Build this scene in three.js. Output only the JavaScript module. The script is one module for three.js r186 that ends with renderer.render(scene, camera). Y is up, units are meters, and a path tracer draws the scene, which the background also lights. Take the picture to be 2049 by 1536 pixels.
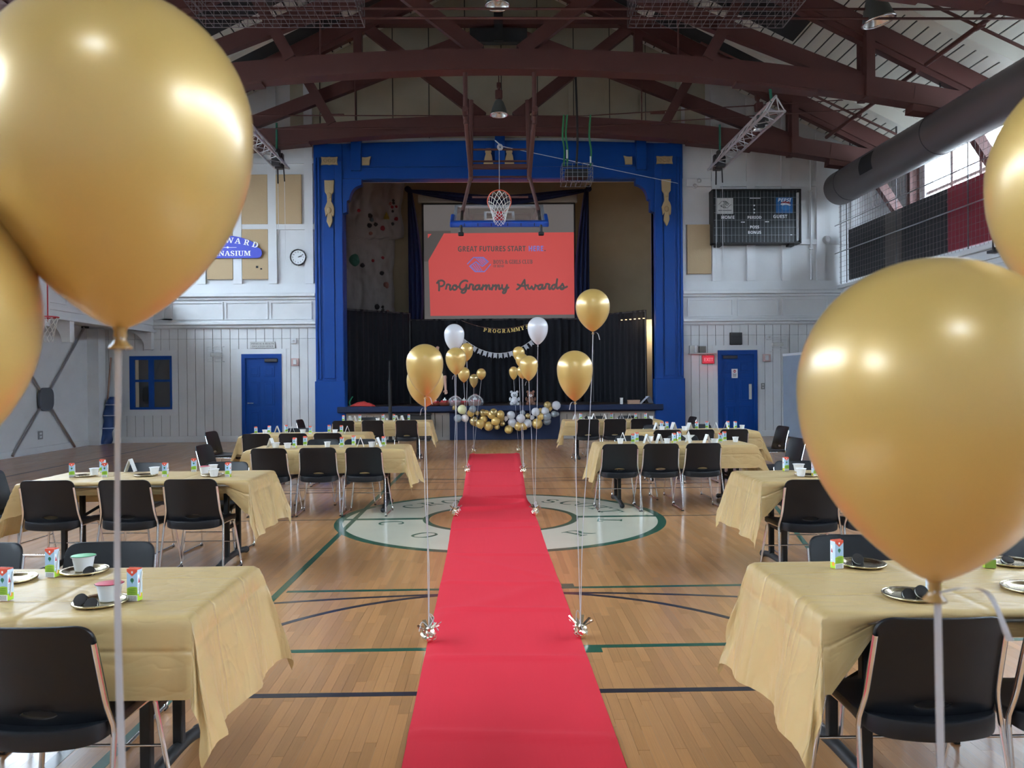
import * as THREE from 'three';
import { RoundedBoxGeometry } from 'three/addons/geometries/RoundedBoxGeometry.js';
import { TextGeometry } from 'three/addons/geometries/TextGeometry.js';
import { FontLoader } from 'three/addons/loaders/FontLoader.js';
import { MarchingCubes } from 'three/addons/objects/MarchingCubes.js';
import { TessellateModifier } from 'three/addons/modifiers/TessellateModifier.js';
import { mergeGeometries, mergeVertices, toCreasedNormals } from 'three/addons/utils/BufferGeometryUtils.js';
import { RectAreaLightUniformsLib } from 'three/addons/lights/RectAreaLightUniformsLib.js';

// ---------------------------------------------------------------- camera, sky, light, exposure
// Room axes: X to the right, Y up, D = distance into the room from the camera (three's z = -D). Metres.
const scene = new THREE.Scene();
const camera = new THREE.PerspectiveCamera(2 * Math.atan(768 / 1592.1) * 180 / Math.PI, 2049 / 1536, 0.05, 200);
camera.rotation.order = 'YXZ';
camera.position.set(0, 1.5535, 0);
camera.rotation.set(-0.0057, -0.0214, -0.0087);
camera.focus = 9; camera.userData.fStop = 10;
const renderer = new THREE.WebGLRenderer({ antialias: true });
renderer.toneMapping = THREE.LinearToneMapping;
renderer.toneMappingExposure = 0.95;
renderer.shadowMap.enabled = true;
RectAreaLightUniformsLib.init();
const SKY = new THREE.Color(0.70, 0.85, 1.0);
{                                                    // overcast sky, three times as bright overhead as at the horizon; bare ground below it
  const W = 16, H = 128, d = new Float32Array(W * H * 4);
  for (let y = 0; y < H; y++) { const up = ((y + 0.5) / H - 0.5) * Math.PI, L = up > 0 ? (1 + 2 * Math.sin(up)) / 3 : 0.12; for (let x = 0; x < W; x++) d.set(up > 0 ? [SKY.r * L, SKY.g * L, SKY.b * L, 1] : [L, L, L * 0.95, 1], (y * W + x) * 4); }
  const t = new THREE.DataTexture(d, W, H, THREE.RGBAFormat, THREE.FloatType); t.mapping = THREE.EquirectangularReflectionMapping; t.magFilter = THREE.LinearFilter; t.needsUpdate = true; scene.background = t;
}
scene.backgroundIntensity = 62;
const AX = 0.16, WD = 20.77, FD = -5.0;              // room axis, back wall, wall behind the camera
const XL = -10.18, XR = 10.5;                        // side walls
const BAYS = [17.55, 13.65, 9.75, 5.85, 1.95, -1.95];  // window bays between the roof trusses
function daylight(x, y, d, w, h, dir, power) {       // daylight entering through a window opening
  const l = new THREE.RectAreaLight(SKY, power, w, h);
  l.name = 'window_daylight'; l.position.set(x, y, -d); l.lookAt(x + dir[0], y + dir[1], -d - dir[2]); scene.add(l);
}
for (const d of BAYS) {                               // sky light falls inwards and down
  daylight(XR - 0.36, 5.95, d, 2.2, 1.1, [-1, -0.62, 0], 0.8);
  daylight(XL + 0.36, 5.95, d, 2.2, 1.1, [1, -0.62, 0], 0.8);
}
daylight(AX, 8.3, FD + 0.1, 1.0, 0.8, [0, -0.3, 1], 3);

// ---------------------------------------------------------------- helpers
let seed = 12345;
function rnd() { seed = (seed + 0x6D2B79F5) | 0; let t = Math.imul(seed ^ (seed >>> 15), 1 | seed); t = (t + Math.imul(t ^ (t >>> 7), 61 | t)) ^ t; return ((t ^ (t >>> 14)) >>> 0) / 4294967296; }
const rr = (a, b) => a + (b - a) * rnd();
const hash = (x, y) => { const s = Math.sin(x * 127.1 + y * 311.7) * 43758.5453; return s - Math.floor(s); };
const sm = (t) => t * t * (3 - 2 * t), clamp = (x, a, b) => Math.min(b, Math.max(a, x)), lerp = (a, b, t) => a + (b - a) * t;
function vnoise(x, y, p = 1e9) {
  const i = Math.floor(x), j = Math.floor(y), u = sm(x - i), v = sm(y - j), w = (k) => ((k % p) + p) % p;
  return lerp(lerp(hash(w(i), w(j)), hash(w(i + 1), w(j)), u), lerp(hash(w(i), w(j + 1)), hash(w(i + 1), w(j + 1)), u), v);
}
const fbm = (x, y, p = 1e9) => (vnoise(x, y, p) + vnoise(x * 2, y * 2, p * 2) / 2 + vnoise(x * 4, y * 4, p * 4) / 4) / 1.75;
const V = (X, Y, D) => new THREE.Vector3(X, Y, -D);
const used = new Map();
function numbered(n) { const k = used.get(n) || 0; used.set(n, k + 1); return k ? n + '_' + String(k).padStart(3, '0') : n; }
function tag(o, label, category, group) { o.userData = { label, category }; if (group) o.userData.group = group; return o; }
function thing(name, label, category, X = 0, Y = 0, D = 0, turn = 0, group) {
  const o = new THREE.Group(); o.name = numbered(name); o.position.set(X, Y, -D); o.rotation.y = turn; scene.add(o);
  return tag(o, label, category, group);
}
function structure(name) { const o = new THREE.Group(); o.name = numbered(name); o.userData = { kind: 'structure' }; scene.add(o); return o; }
function part(parent, name, geo, mat, label) {
  const m = new THREE.Mesh(Array.isArray(geo) ? merge(geo) : geo, mat); m.name = name; m.castShadow = m.receiveShadow = true; parent.add(m);
  if (label) m.userData.label = label;
  return m;
}
function copyOf(src, label, X, Y, D, turn, group) {
  const c = src.clone(); c.name = numbered(src.name.replace(/_\d{3}$/, '')); c.position.set(X, Y, -D); if (turn !== undefined) c.rotation.y = turn;
  c.userData = { ...src.userData, label }; if (group) c.userData.group = group;
  scene.add(c); return c;
}
function merge(list) {
  const l = list.map((g) => { const n = g.index ? g.toNonIndexed() : g.clone(); for (const k of Object.keys(n.attributes)) if (!['position', 'normal', 'uv', 'color'].includes(k)) n.deleteAttribute(k); n.clearGroups?.(); return n; });
  const hasC = l.every((g) => g.attributes.color), hasU = l.every((g) => g.attributes.uv);
  for (const g of l) { if (!hasC) g.deleteAttribute('color'); if (!hasU) g.deleteAttribute('uv'); }
  return mergeGeometries(l, false);
}
function uvBox(g) {                                  // uv in metres from position, by the face's main direction
  const n = g.index ? g.toNonIndexed() : g, p = n.attributes.position, N = n.attributes.normal, uv = new Float32Array(p.count * 2);
  for (let i = 0; i < p.count; i++) {
    const a = Math.abs(N.getX(i)), b = Math.abs(N.getY(i)), c = Math.abs(N.getZ(i)), x = p.getX(i), y = p.getY(i), z = p.getZ(i);
    const [u, v] = a > b && a > c ? [z, y] : b > c ? [x, z] : [x, y];
    uv[2 * i] = u; uv[2 * i + 1] = v;
  }
  n.setAttribute('uv', new THREE.BufferAttribute(uv, 2)); return n;
}
function B(x0, x1, y0, y1, d0, d1) {                 // axis-aligned box given by its limits
  const g = new THREE.BoxGeometry(Math.abs(x1 - x0), Math.abs(y1 - y0), Math.abs(d1 - d0)); g.translate((x0 + x1) / 2, (y0 + y1) / 2, -(d0 + d1) / 2); return uvBox(g);
}
function RB(x0, x1, y0, y1, d0, d1, r = 0.01, s = 2) {
  const g = new RoundedBoxGeometry(Math.abs(x1 - x0), Math.abs(y1 - y0), Math.abs(d1 - d0), s, r); g.translate((x0 + x1) / 2, (y0 + y1) / 2, -(d0 + d1) / 2); return uvBox(g);
}
function bar(p, q, w, h, up = new THREE.Vector3(0, 1, 0)) {   // timber or steel of w x h from p to q
  const L = p.distanceTo(q), g = new THREE.BoxGeometry(w, h, L), z = q.clone().sub(p).normalize(), x = up.clone().cross(z); if (x.length() < 1e-3) x.set(1, 0, 0); x.normalize();
  const y = z.clone().cross(x), n = uvBox(g); n.applyMatrix4(new THREE.Matrix4().makeBasis(x, y, z).setPosition(p.clone().add(q).multiplyScalar(0.5)));
  return n;
}
function tube(pts, r, seg = 24, rad = 8, tension = 0.5, closed = false) { return new THREE.TubeGeometry(new THREE.CatmullRomCurve3(pts, closed, 'catmullrom', tension), seg, r, rad, closed); }
function rod(p, q, r, rad = 8) {
  const L = p.distanceTo(q), g = new THREE.CylinderGeometry(r, r, L, rad); g.applyQuaternion(new THREE.Quaternion().setFromUnitVectors(new THREE.Vector3(0, 1, 0), q.clone().sub(p).normalize())); const c = p.clone().add(q).multiplyScalar(0.5); g.translate(c.x, c.y, c.z); return g;
}
function polyrod(pts, r, rad = 7, bend = 0.03) {     // a bent tube with rounded corners
  const path = new THREE.CurvePath();
  for (let i = 0, a = pts[0]; i < pts.length - 1; i++) {
    const b = pts[i + 1];
    if (i === pts.length - 2) { path.add(new THREE.LineCurve3(a, b)); break; }
    const c = pts[i + 2], t1 = b.clone().sub(a), t2 = c.clone().sub(b), k = Math.min(bend, t1.length() * 0.45, t2.length() * 0.45), e = b.clone().sub(t1.normalize().multiplyScalar(k)), f = b.clone().add(t2.normalize().multiplyScalar(k));
    path.add(new THREE.LineCurve3(a, e)); path.add(new THREE.QuadraticBezierCurve3(e, b, f)); a = f;
  }
  return new THREE.TubeGeometry(path, pts.length * 8, r, rad, false);
}
const lathe = (pts, seg = 32) => new THREE.LatheGeometry(pts.map(([r, y]) => new THREE.Vector2(r, y)), seg);
function grid(nu, nv, f, wrap = false) {             // surface from f(u, v) -> Vector3, u, v in 0..1
  const pos = [], uv = [], idx = [];
  for (let j = 0; j <= nv; j++) for (let i = 0; i <= nu; i++) { const p = f(i / nu, j / nv); pos.push(p.x, p.y, p.z); uv.push(i / nu, j / nv); }
  for (let j = 0; j < nv; j++) for (let i = 0; i < nu; i++) { const a = j * (nu + 1) + i, b = a + 1, c = a + nu + 1, d = c + 1; idx.push(a, b, d, a, d, c); }
  const g = new THREE.BufferGeometry(); g.setAttribute('position', new THREE.Float32BufferAttribute(pos, 3)); g.setAttribute('uv', new THREE.Float32BufferAttribute(uv, 2)); g.setIndex(idx); g.computeVertexNormals(); return g;
}
function extrude(shape, depth, bevel = 0, curve = 12) {
  return new THREE.ExtrudeGeometry(shape, { depth, bevelEnabled: bevel > 0, bevelSize: bevel, bevelThickness: bevel, bevelSegments: 2, curveSegments: curve });
}
function rrect(w, h, r, x = 0, y = 0) {
  const s = new THREE.Shape(), a = x - w / 2, b = x + w / 2, c = y - h / 2, d = y + h / 2;
  s.moveTo(a + r, c); s.lineTo(b - r, c); s.quadraticCurveTo(b, c, b, c + r); s.lineTo(b, d - r); s.quadraticCurveTo(b, d, b - r, d); s.lineTo(a + r, d); s.quadraticCurveTo(a, d, a, d - r); s.lineTo(a, c + r); s.quadraticCurveTo(a, c, a + r, c); return s;
}
function poly(pts) { const s = new THREE.Shape(); pts.forEach(([x, y], i) => (i ? s.lineTo(x, y) : s.moveTo(x, y))); return s; }
function paint(g, r, gg, b) { const n = g.attributes.position.count, c = new Float32Array(n * 3); for (let i = 0; i < n; i++) c.set([r, gg, b], 3 * i); g.setAttribute('color', new THREE.BufferAttribute(c, 3)); return g; }

// ---------------------------------------------------------------- materials
function dataTex(n, f, srgb, rx = 1, ry = 1) {
  const d = new Uint8Array(n * n * 4); for (let y = 0; y < n; y++) for (let x = 0; x < n; x++) { const c = f(x / n, y / n), k = (y * n + x) * 4; const a = Array.isArray(c) ? c : [c, c, c]; d[k] = clamp(a[0], 0, 1) * 255; d[k + 1] = clamp(a[1], 0, 1) * 255; d[k + 2] = clamp(a[2], 0, 1) * 255; d[k + 3] = 255; }
  const t = new THREE.DataTexture(d, n, n); t.wrapS = t.wrapT = THREE.RepeatWrapping; t.magFilter = THREE.LinearFilter; t.minFilter = THREE.LinearMipmapLinearFilter; t.generateMipmaps = true; if (srgb) t.colorSpace = THREE.SRGBColorSpace; t.repeat.set(rx, ry); t.needsUpdate = true; return t;
}
function canvasTex(w, h, draw) { const c = document.createElement('canvas'); c.width = w; c.height = h; draw(c.getContext('2d'), w, h); const t = new THREE.CanvasTexture(c); t.colorSpace = THREE.SRGBColorSpace; return t; }
const rgb = (r, g, b) => new THREE.Color().setRGB(r, g, b);
const M = (color, roughness, more = {}) => new THREE.MeshStandardMaterial({ color: Array.isArray(color) ? rgb(...color) : color, roughness, ...more });
const P = (color, roughness, more = {}) => new THREE.MeshPhysicalMaterial({ color: Array.isArray(color) ? rgb(...color) : color, roughness, ...more });
const blotch = dataTex(256, (x, y) => 0.86 + 0.14 * fbm(x * 6, y * 6, 6), false, 0.4, 0.4);
const fine = dataTex(256, (x, y) => fbm(x * 40, y * 40, 40), false, 1, 1);
const grainTex = dataTex(512, (x, y) => { const w = fbm(x * 8, y * 3, 8) * 1.6, g = fbm(x * 64 + w * 3, y * 4, 64), h = vnoise(x * 128, y * 6, 128); const k = 0.80 + 0.20 * g - 0.07 * (h > 0.8 ? 1 : 0); return [k, k * 0.985, k * 0.96]; }, false, 5, 0.7);
const woodRough = dataTex(256, (x, y) => 0.55 + 0.45 * fbm(x * 5, y * 5, 5), false, 0.25, 0.25);
const mat = {
  white: M([0.74, 0.755, 0.77], 0.55, { map: blotch }),
  trim: M([0.76, 0.78, 0.80], 0.45, { map: blotch }),
  cream: M([0.47, 0.43, 0.325], 0.75, { map: blotch }),
  gap: M([0.05, 0.05, 0.05], 0.9),
  roofPlank: M([0.60, 0.585, 0.52], 0.7, { map: blotch }),
  dark: M([0.02, 0.02, 0.022], 0.9),
  brown: M([0.095, 0.031, 0.026], 0.62, { map: blotch }),
  blue: P([0.0025, 0.058, 0.30], 0.45, { map: blotch, specularIntensity: 0.55 }),
  navy: M([0.006, 0.017, 0.062], 0.75, { map: blotch }),
  black: M([0.012, 0.012, 0.013], 0.6),
  duct: M([0.13, 0.115, 0.115], 0.5, { metalness: 0.25 }),
  steel: M([0.55, 0.55, 0.57], 0.28, { metalness: 1 }),
  chrome: M([0.80, 0.80, 0.82], 0.16, { metalness: 1 }),
  darkSteel: M([0.07, 0.07, 0.075], 0.45, { metalness: 0.6 }),
  alu: M([0.60, 0.60, 0.63], 0.35, { metalness: 0.55 }),
  tan: M([0.50, 0.37, 0.22], 0.9, { bumpMap: fine, bumpScale: 0.002 }),
  carving: M([0.42, 0.31, 0.17], 0.7, { bumpMap: fine, bumpScale: 0.004 }),
  plastic: P([0.006, 0.0072, 0.0105], 0.40, { specularIntensity: 0.8 }),
  cloth: P([0.60, 0.42, 0.185], 0.40, { transmission: 0.12, thickness: 0, side: THREE.DoubleSide, bumpMap: dataTex(512, (x, y) => { let h = 0; for (let k = 0; k < 3; k++) { const s = [5, 9, 17][k], n = fbm(x * s + 3 * k, y * s, s); h += Math.pow(1 - Math.abs(2 * n - 1), 7) * [1, 0.6, 0.3][k]; } const f = (q) => Math.exp(-(((q * 4) % 1 - 0.5) ** 2) / 0.0006); return clamp(h * 0.4 + 0.35 * f(x) + 0.35 * f(y), 0, 1); }, false, 1, 1), bumpScale: 0.010 }),
  red: M([0.66, 0.011, 0.032], 0.85, { bumpMap: fine, bumpScale: 0.0012 }),
  green: M([0.005, 0.10, 0.055], 0.35), lineBlack: M([0.02, 0.022, 0.03], 0.35),
  paper: M([0.82, 0.82, 0.80], 0.7), cup: M([0.82, 0.83, 0.84], 0.45),
  ribbon: P([0.56, 0.55, 0.58], 0.4, { sheen: 0.2 }),
  foil: M([0.85, 0.80, 0.66], 0.22, { metalness: 1 }),
  blackCloth: M([0.0075, 0.0085, 0.013], 0.95),
  navyCloth: M([0.004, 0.012, 0.055], 0.85),
  glass: P([1, 1, 1], 0.02, { transmission: 1, thickness: 0, ior: 1.5 }),
  concrete: M([0.36, 0.34, 0.30], 0.9, { map: blotch }),
};
mat.knot = P([0.34, 0.19, 0.05], 0.4, { clearcoat: 0.5 });
mat.goldBalloon = P([0.62, 0.405, 0.115], 0.40, { metalness: 0.26, clearcoat: 1, clearcoatRoughness: 0.25, sheen: 0.3, sheenColor: rgb(1, 0.9, 0.6), sheenRoughness: 0.5 });
mat.whiteBalloon = P([0.80, 0.80, 0.84], 0.4, { clearcoat: 1, clearcoatRoughness: 0.15, transmission: 0.25, thickness: 0 });
mat.yellowBalloon = P([0.78, 0.76, 0.42], 0.4, { clearcoat: 1, clearcoatRoughness: 0.15 });
mat.pinkBalloon = P([0.80, 0.72, 0.70], 0.4, { clearcoat: 1, clearcoatRoughness: 0.15 });
mat.clearBalloon = P([0.55, 0.60, 0.64], 0.12, { clearcoat: 1, clearcoatRoughness: 0.08, transmission: 0.6, thickness: 0 });
mat.olive = P([0.42, 0.30, 0.11], 0.2, { metalness: 0.35, clearcoat: 1, clearcoatRoughness: 0.1 });

// ---------------------------------------------------------------- floor
{
  const fl = structure('floor');
  part(fl, 'subfloor', B(XL - 0.3, XR + 0.3, -0.32, -0.021, FD - 0.3, 27), mat.concrete);
  const tones = [];
  for (let k = 0; k < 7; k++) { const t = 0.87 + 0.26 * (k / 6), h = hash(k, 3) * 0.12 - 0.06; tones.push([0.53 * t, (0.265 - 0.05 * h) * t, (0.105 - 0.06 * h) * t]); }
  const woodMore = { map: grainTex, roughnessMap: woodRough, clearcoat: 0.75, clearcoatRoughness: 0.16 };
  const woods = tones.map((c) => P(c, 0.5, woodMore));
  const geoms = [0, 1, 2, 3].map((k) => { const g = uvBox(new THREE.BoxGeometry(1, 1, 1)); const u = g.attributes.uv; for (let i = 0; i < u.count; i++) u.setXY(i, u.getX(i) * 0.057 + k * 0.31, u.getY(i) * 0.9 + k * 0.27); return g; });
  const W = 0.0525, all = [];
  for (let i = 0, n = Math.floor((XR - XL) / W); i < n; i++) {
    const x = XL + W * (i + 0.5); let d = FD - rr(0, 1);
    while (d < WD) { const L = rr(0.3, 1.1), a = Math.max(d, FD), b = Math.min(d + L, WD); if (b > a + 0.02) all.push({ x, a, b, k: Math.floor(rnd() * 7) }); d += L; }
  }
  const score = (q) => { const m = (q.a + q.b) / 2; if (q.a < 2.75 || Math.abs(q.x - 0.02 * m) > 0.645 * m || (q.x > -0.42 && q.x < 0.47)) return 0; return (q.b - q.a) / (m * m * m); };
  all.forEach((q) => (q.s = score(q))); all.sort((p, q) => q.s - p.s);
  const big = all.slice(0, 298), rest = all.slice(298);
  big.forEach((q, i) => { const m = part(fl, numbered('plank'), geoms[i % 4], woods[q.k]); m.scale.set(W - 0.0009, 0.02, q.b - q.a - 0.0012); m.position.set(q.x, -0.010 - hash(i, 7) * 0.0003, -(q.a + q.b) / 2); });
  const pos = new Float32Array(rest.length * 18), nor = new Float32Array(rest.length * 18), uv = new Float32Array(rest.length * 12), col = new Float32Array(rest.length * 18);
  rest.forEach((q, i) => {
    const x0 = q.x - W / 2 + 0.0004, x1 = q.x + W / 2 - 0.0004, a = -q.a - 0.0006, b = -q.b + 0.0006, y = -hash(i, 5) * 0.0003, c = tones[q.k], o = hash(i, 9) * 3, p = hash(i, 4) * 3;
    [[x0, a], [x1, a], [x1, b], [x0, a], [x1, b], [x0, b]].forEach(([x, z], k) => { pos.set([x, y, z], i * 18 + k * 3); nor.set([0, 1, 0], i * 18 + k * 3); uv.set([x + o, z + p], i * 12 + k * 2); col.set(c, i * 18 + k * 3); });
  });
  const g = new THREE.BufferGeometry(); g.setAttribute('position', new THREE.BufferAttribute(pos, 3)); g.setAttribute('normal', new THREE.BufferAttribute(nor, 3)); g.setAttribute('uv', new THREE.BufferAttribute(uv, 2)); g.setAttribute('color', new THREE.BufferAttribute(col, 3));
  const m = part(fl, 'floor_planks', g, P([1, 1, 1], 0.5, { ...woodMore, vertexColors: true })); m.userData.kind = 'stuff';
  // painted court markings: thin coats of paint on the boards
  const paintMat = (c) => P(c, 0.45, { clearcoat: 0.75, clearcoatRoughness: 0.16 });
  const gr = paintMat([0.004, 0.085, 0.05]), bk = paintMat([0.018, 0.02, 0.03]), cr = P([0.62, 0.60, 0.47], 0.45, { map: blotch, clearcoat: 0.75, clearcoatRoughness: 0.16 });
  const line = (x0, d0, x1, d1, w, mt, h = 0.0010) => part(fl, 'court_line', bar(V(x0, h / 2, d0), V(x1, h / 2, d1), w, h), mt);
  const CX = 0.05, CD = 8.94;
  const arc = (r0, r1, a0, a1, mt, name, y = 0, h = 0.0012, cx = CX, cd = CD) => { const s = new THREE.Shape(); s.absarc(0, 0, r1, a0, a1, false); s.absarc(0, 0, r0, a1, a0, true); const e = extrude(s, h, 0, 48); e.rotateX(-Math.PI / 2); e.translate(cx, y, -cd); return part(fl, name, e, mt); };
  for (const [a0, a1] of [[0.03, Math.PI - 0.03], [Math.PI + 0.03, 2 * Math.PI - 0.03]]) arc(0.86, 1.75, a0, a1, cr, 'circle_field', 0, 0.0008);
  const full = (r0, r1, mt, name, cx = CX, cd = CD) => { const s = new THREE.Shape(); s.absarc(0, 0, r1, 0, Math.PI * 2, false); const hole = new THREE.Path(); hole.absarc(0, 0, r0, 0, Math.PI * 2, true); s.holes.push(hole); const e = extrude(s, 0.0012, 0, 64); e.rotateX(-Math.PI / 2); e.translate(cx, 0, -cd); part(fl, name, e, mt); };
  full(1.74, 1.83, gr, 'circle_ring'); full(0.80, 0.87, gr, 'circle_ring');
  part(fl, 'court_line', B(CX - 1.76, CX - 0.84, 0, 0.0013, CD - 0.05, CD + 0.05), gr); part(fl, 'court_line', B(CX + 0.84, CX + 1.76, 0, 0.0013, CD - 0.05, CD + 0.05), gr);
  line(XL + 1.6, CD - 0.06, CX - 1.82, CD, 0.03, bk); line(CX + 1.82, CD, XR - 2.4, CD + 0.06, 0.03, bk);
  line(-2.05, 3.955, 3.6, 3.925, 0.05, bk); line(-1.30, 4.595, 7, 4.62, 0.05, gr); line(-1.55, 5.905, 7, 5.92, 0.05, gr);
  part(fl, 'court_line', B(0.47, 0.60, 0, 0.0012, 4.50, 4.61), gr); part(fl, 'court_line', B(0.49, 0.58, 0, 0.0012, 5.92, 6.02), gr);
  line(-1.56, 14, -1.62, 2.4, 0.055, gr); line(-1.84, 4.0, -1.80, 2.4, 0.06, bk); line(-2.2, 3.51, -1.87, 3.5, 0.05, bk);
  line(2.35, 5.0, 3.7, 11.0, 0.05, gr);
  arc(1.805, 1.85, 0.35, Math.PI - 0.35, bk, 'court_arc', 0, 0.0010, 0.06, 3.98);
  arc(7.46, 7.50, 1.15, Math.PI - 1.15, bk, 'court_arc', 0, 0.0011, 0.06, -1.70);
  line(-5.2, 12.9, 2.6, 12.05, 0.035, bk); line(-5, 12.05, 5, 12.15, 0.03, bk); line(-6, 13.9, 6, 13.9, 0.05, bk); line(-4.2, 11.4, 4.2, 11.2, 0.03, bk);
  arc(5.95, 6.0, 3.7, 5.7, bk, 'court_arc', 0, 0.001, 0.1, 18.4);
  line(-8.2, FD, -8.2, 20, 0.05, bk);
  // lettering of the centre circle
  const font = await new FontLoader().loadAsync('fonts/droid/droid_serif_regular.typeface.json');
  const put = (ch, x, d, rot, size) => { const t = new TextGeometry(ch, { font, size, depth: 0.0006, curveSegments: 5 }); t.computeBoundingBox(); const bb = t.boundingBox; t.translate(-(bb.min.x + bb.max.x) / 2, -(bb.min.y + bb.max.y) / 2, 0); t.rotateZ(rot); t.rotateX(-Math.PI / 2); t.translate(x, 0.0009, -d); part(fl, 'circle_letter', t, gr); };
  const ring = (word, a0, da, r, flip) => [...word].forEach((ch, i) => { const a = a0 + da * i; put(ch, CX + r * Math.cos(a), CD + r * Math.sin(a), flip ? a + Math.PI / 2 : a - Math.PI / 2, 0.27); });
  ring('CROW', 2.47, -0.215, 1.38, false); ring('SCOTT', 1.07, -0.2, 1.34, false); ring('COURT', Math.PI + 0.2, 0.688, 1.22, true);
}

// ---------------------------------------------------------------- back wall
const ROOF = (x) => 12.16 - 0.495 * Math.abs(x - AX);
const STAGE_L = -3.88, STAGE_R = 4.18;
{
  const w = structure('wall_back');
  const gable = (x0, x1, y0) => { const pts = [[x0, y0], [x1, y0], [x1, ROOF(x1) + 0.1]]; if (x0 < AX && x1 > AX) pts.push([AX, ROOF(AX) + 0.1]); pts.push([x0, ROOF(x0) + 0.1]); const e = extrude(poly(pts), 0.25); e.translate(0, 0, -WD - 0.25); return uvBox(e); };
  part(w, 'wall_core', [gable(XL - 0.25, STAGE_L, 0), gable(STAGE_R, XR + 0.25, 0), gable(STAGE_L, STAGE_R, 6.75)], mat.white);
  // tongue-and-groove boards of the wainscot, cut round doors, window and trim
  const holes = [[-6.66, -5.41, 2.395, 0], [-9.55, -8.21, 2.375, 0.71], [5.73, 6.99, 2.395, 0]];
  const boards = (x0, x1, n) => {
    const s = (x1 - x0) / n;
    for (let i = 0; i < n; i++) {
      const a = x0 + s * i + 0.0055, b = x0 + s * (i + 1) - 0.0055, h = holes.find((q) => a < q[1] - 0.02 && b > q[0] + 0.02);
      const put = (y0, y1, aa = a, bb = b) => { if (bb - aa > 0.015 && y1 - y0 > 0.02) part(w, numbered('board'), RB(aa, bb, y0, y1, WD - 0.024, WD + 0.004, 0.004, 1), mat.white); };
      put(2.668, 2.93);
      if (!h) { put(0.16, 2.664); continue; }
      put(h[2], 2.664); if (h[3]) put(0.16, h[3]);
      if (a < h[0]) put(h[3] || 0.16, h[2], a, Math.min(b, h[0]));
      if (b > h[1]) put(h[3] || 0.16, h[2], Math.max(a, h[1]), b);
    }
  };
  boards(XL, -4.62, 25); boards(4.93, 7.52, 12); boards(7.52, XR, 13);
  part(w, 'groove_backing', [B(XL, -4.6, 0, 2.95, WD - 0.004, WD + 0.01), B(4.9, XR, 0, 2.95, WD - 0.004, WD + 0.01)], mat.gap);
  for (const [x0, x1] of [[XL, -4.61], [4.92, XR]]) {
    const dr = x0 < 0 ? [-6.67, -5.40] : [5.72, 7.0]; part(w, 'skirting', [RB(x0, dr[0], 0, 0.16, WD - 0.04, WD, 0.008, 1), RB(dr[1], x1, 0, 0.16, WD - 0.04, WD, 0.008, 1)], mat.trim);
    part(w, 'frieze', B(x0, x1, 2.93, 3.86, WD - 0.05, WD), mat.white);
    part(w, 'ledge', [RB(x0, x1, 3.02, 3.10, WD - 0.15, WD, 0.02), RB(x0, x1, 2.95, 3.02, WD - 0.09, WD, 0.01)], mat.trim);
    part(w, 'ledge', [RB(x0, x1, 3.74, 3.83, WD - 0.17, WD, 0.02), RB(x0, x1, 3.67, 3.74, WD - 0.10, WD, 0.01)], mat.trim);
    part(w, 'base_rail', B(x0, x1, 3.83, 4.08, WD - 0.045, WD), mat.trim);
  }
  const frame = (x0, x1, y0, y1, t, d) => [B(x0, x1, y0, y0 + t, WD - d, WD), B(x0, x1, y1 - t, y1, WD - d, WD), B(x0, x0 + t, y0 + t, y1 - t, WD - d, WD), B(x1 - t, x1, y0 + t, y1 - t, WD - d, WD)];
  for (const [a, b] of [[-9.9, -8.3], [-8.55, -7.0], [-6.95, -5.85], [-5.8, -4.72], [5.05, 6.25], [6.36, 7.45], [7.56, 8.75]]) part(w, 'frieze_panel', frame(a, b, 3.16, 3.62, 0.035, 0.075), mat.trim);
  // stiles and rails of the upper wall
  for (const x of [-9.35, -8.45, -7.55, -6.62, -5.72, -4.78]) part(w, 'stile', B(x - 0.11, x + 0.11, 4.08, ROOF(x) - 0.05, WD - 0.065, WD), mat.trim);
  for (const x of [5.82, 6.74, 7.66, 8.58, 9.5]) part(w, 'stile', B(x - 0.11, x + 0.11, 4.08, ROOF(x) - 0.05, WD - 0.065, WD), mat.trim);
  part(w, 'stile', B(4.92, 5.02, 4.08, 9.7, WD - 0.04, WD), mat.trim);
  for (const [x0, x1, y] of [[-9.9, -4.62, 5.55], [4.92, XR, 6.62], [-9.9, -4.62, 7.25], [8.0, XR, 5.1]]) part(w, 'rail', B(x0, x1, y - 0.07, y + 0.07, WD - 0.055, WD), mat.trim);
  for (let k = 0; k < 11; k++) { const x = AX - 4.7 + 0.94 * k; part(w, 'batten', [B(x - 0.06, x + 0.06, 7.84, ROOF(x) - 0.05, WD - 0.05, WD)], mat.cream); part(w, 'joint', [B(x + 0.06, x + 0.085, 7.84, ROOF(x) - 0.05, WD - 0.024, WD)], mat.gap); }
  const gp = [[AX - 5.4, 7.84], [AX + 5.4, 7.84], [AX + 5.4, ROOF(AX + 5.4)], [AX, ROOF(AX)], [AX - 5.4, ROOF(AX - 5.4)]]; const ge = extrude(poly(gp), 0.02); ge.translate(0, 0, -WD); part(w, 'gable_panel', uvBox(ge), mat.cream);
  // proscenium: pilasters, arch header, ogee brackets
  const pr = thing('proscenium', 'royal blue wooden proscenium surround framing the stage opening', 'stage frame', 0, 0, WD);
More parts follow.
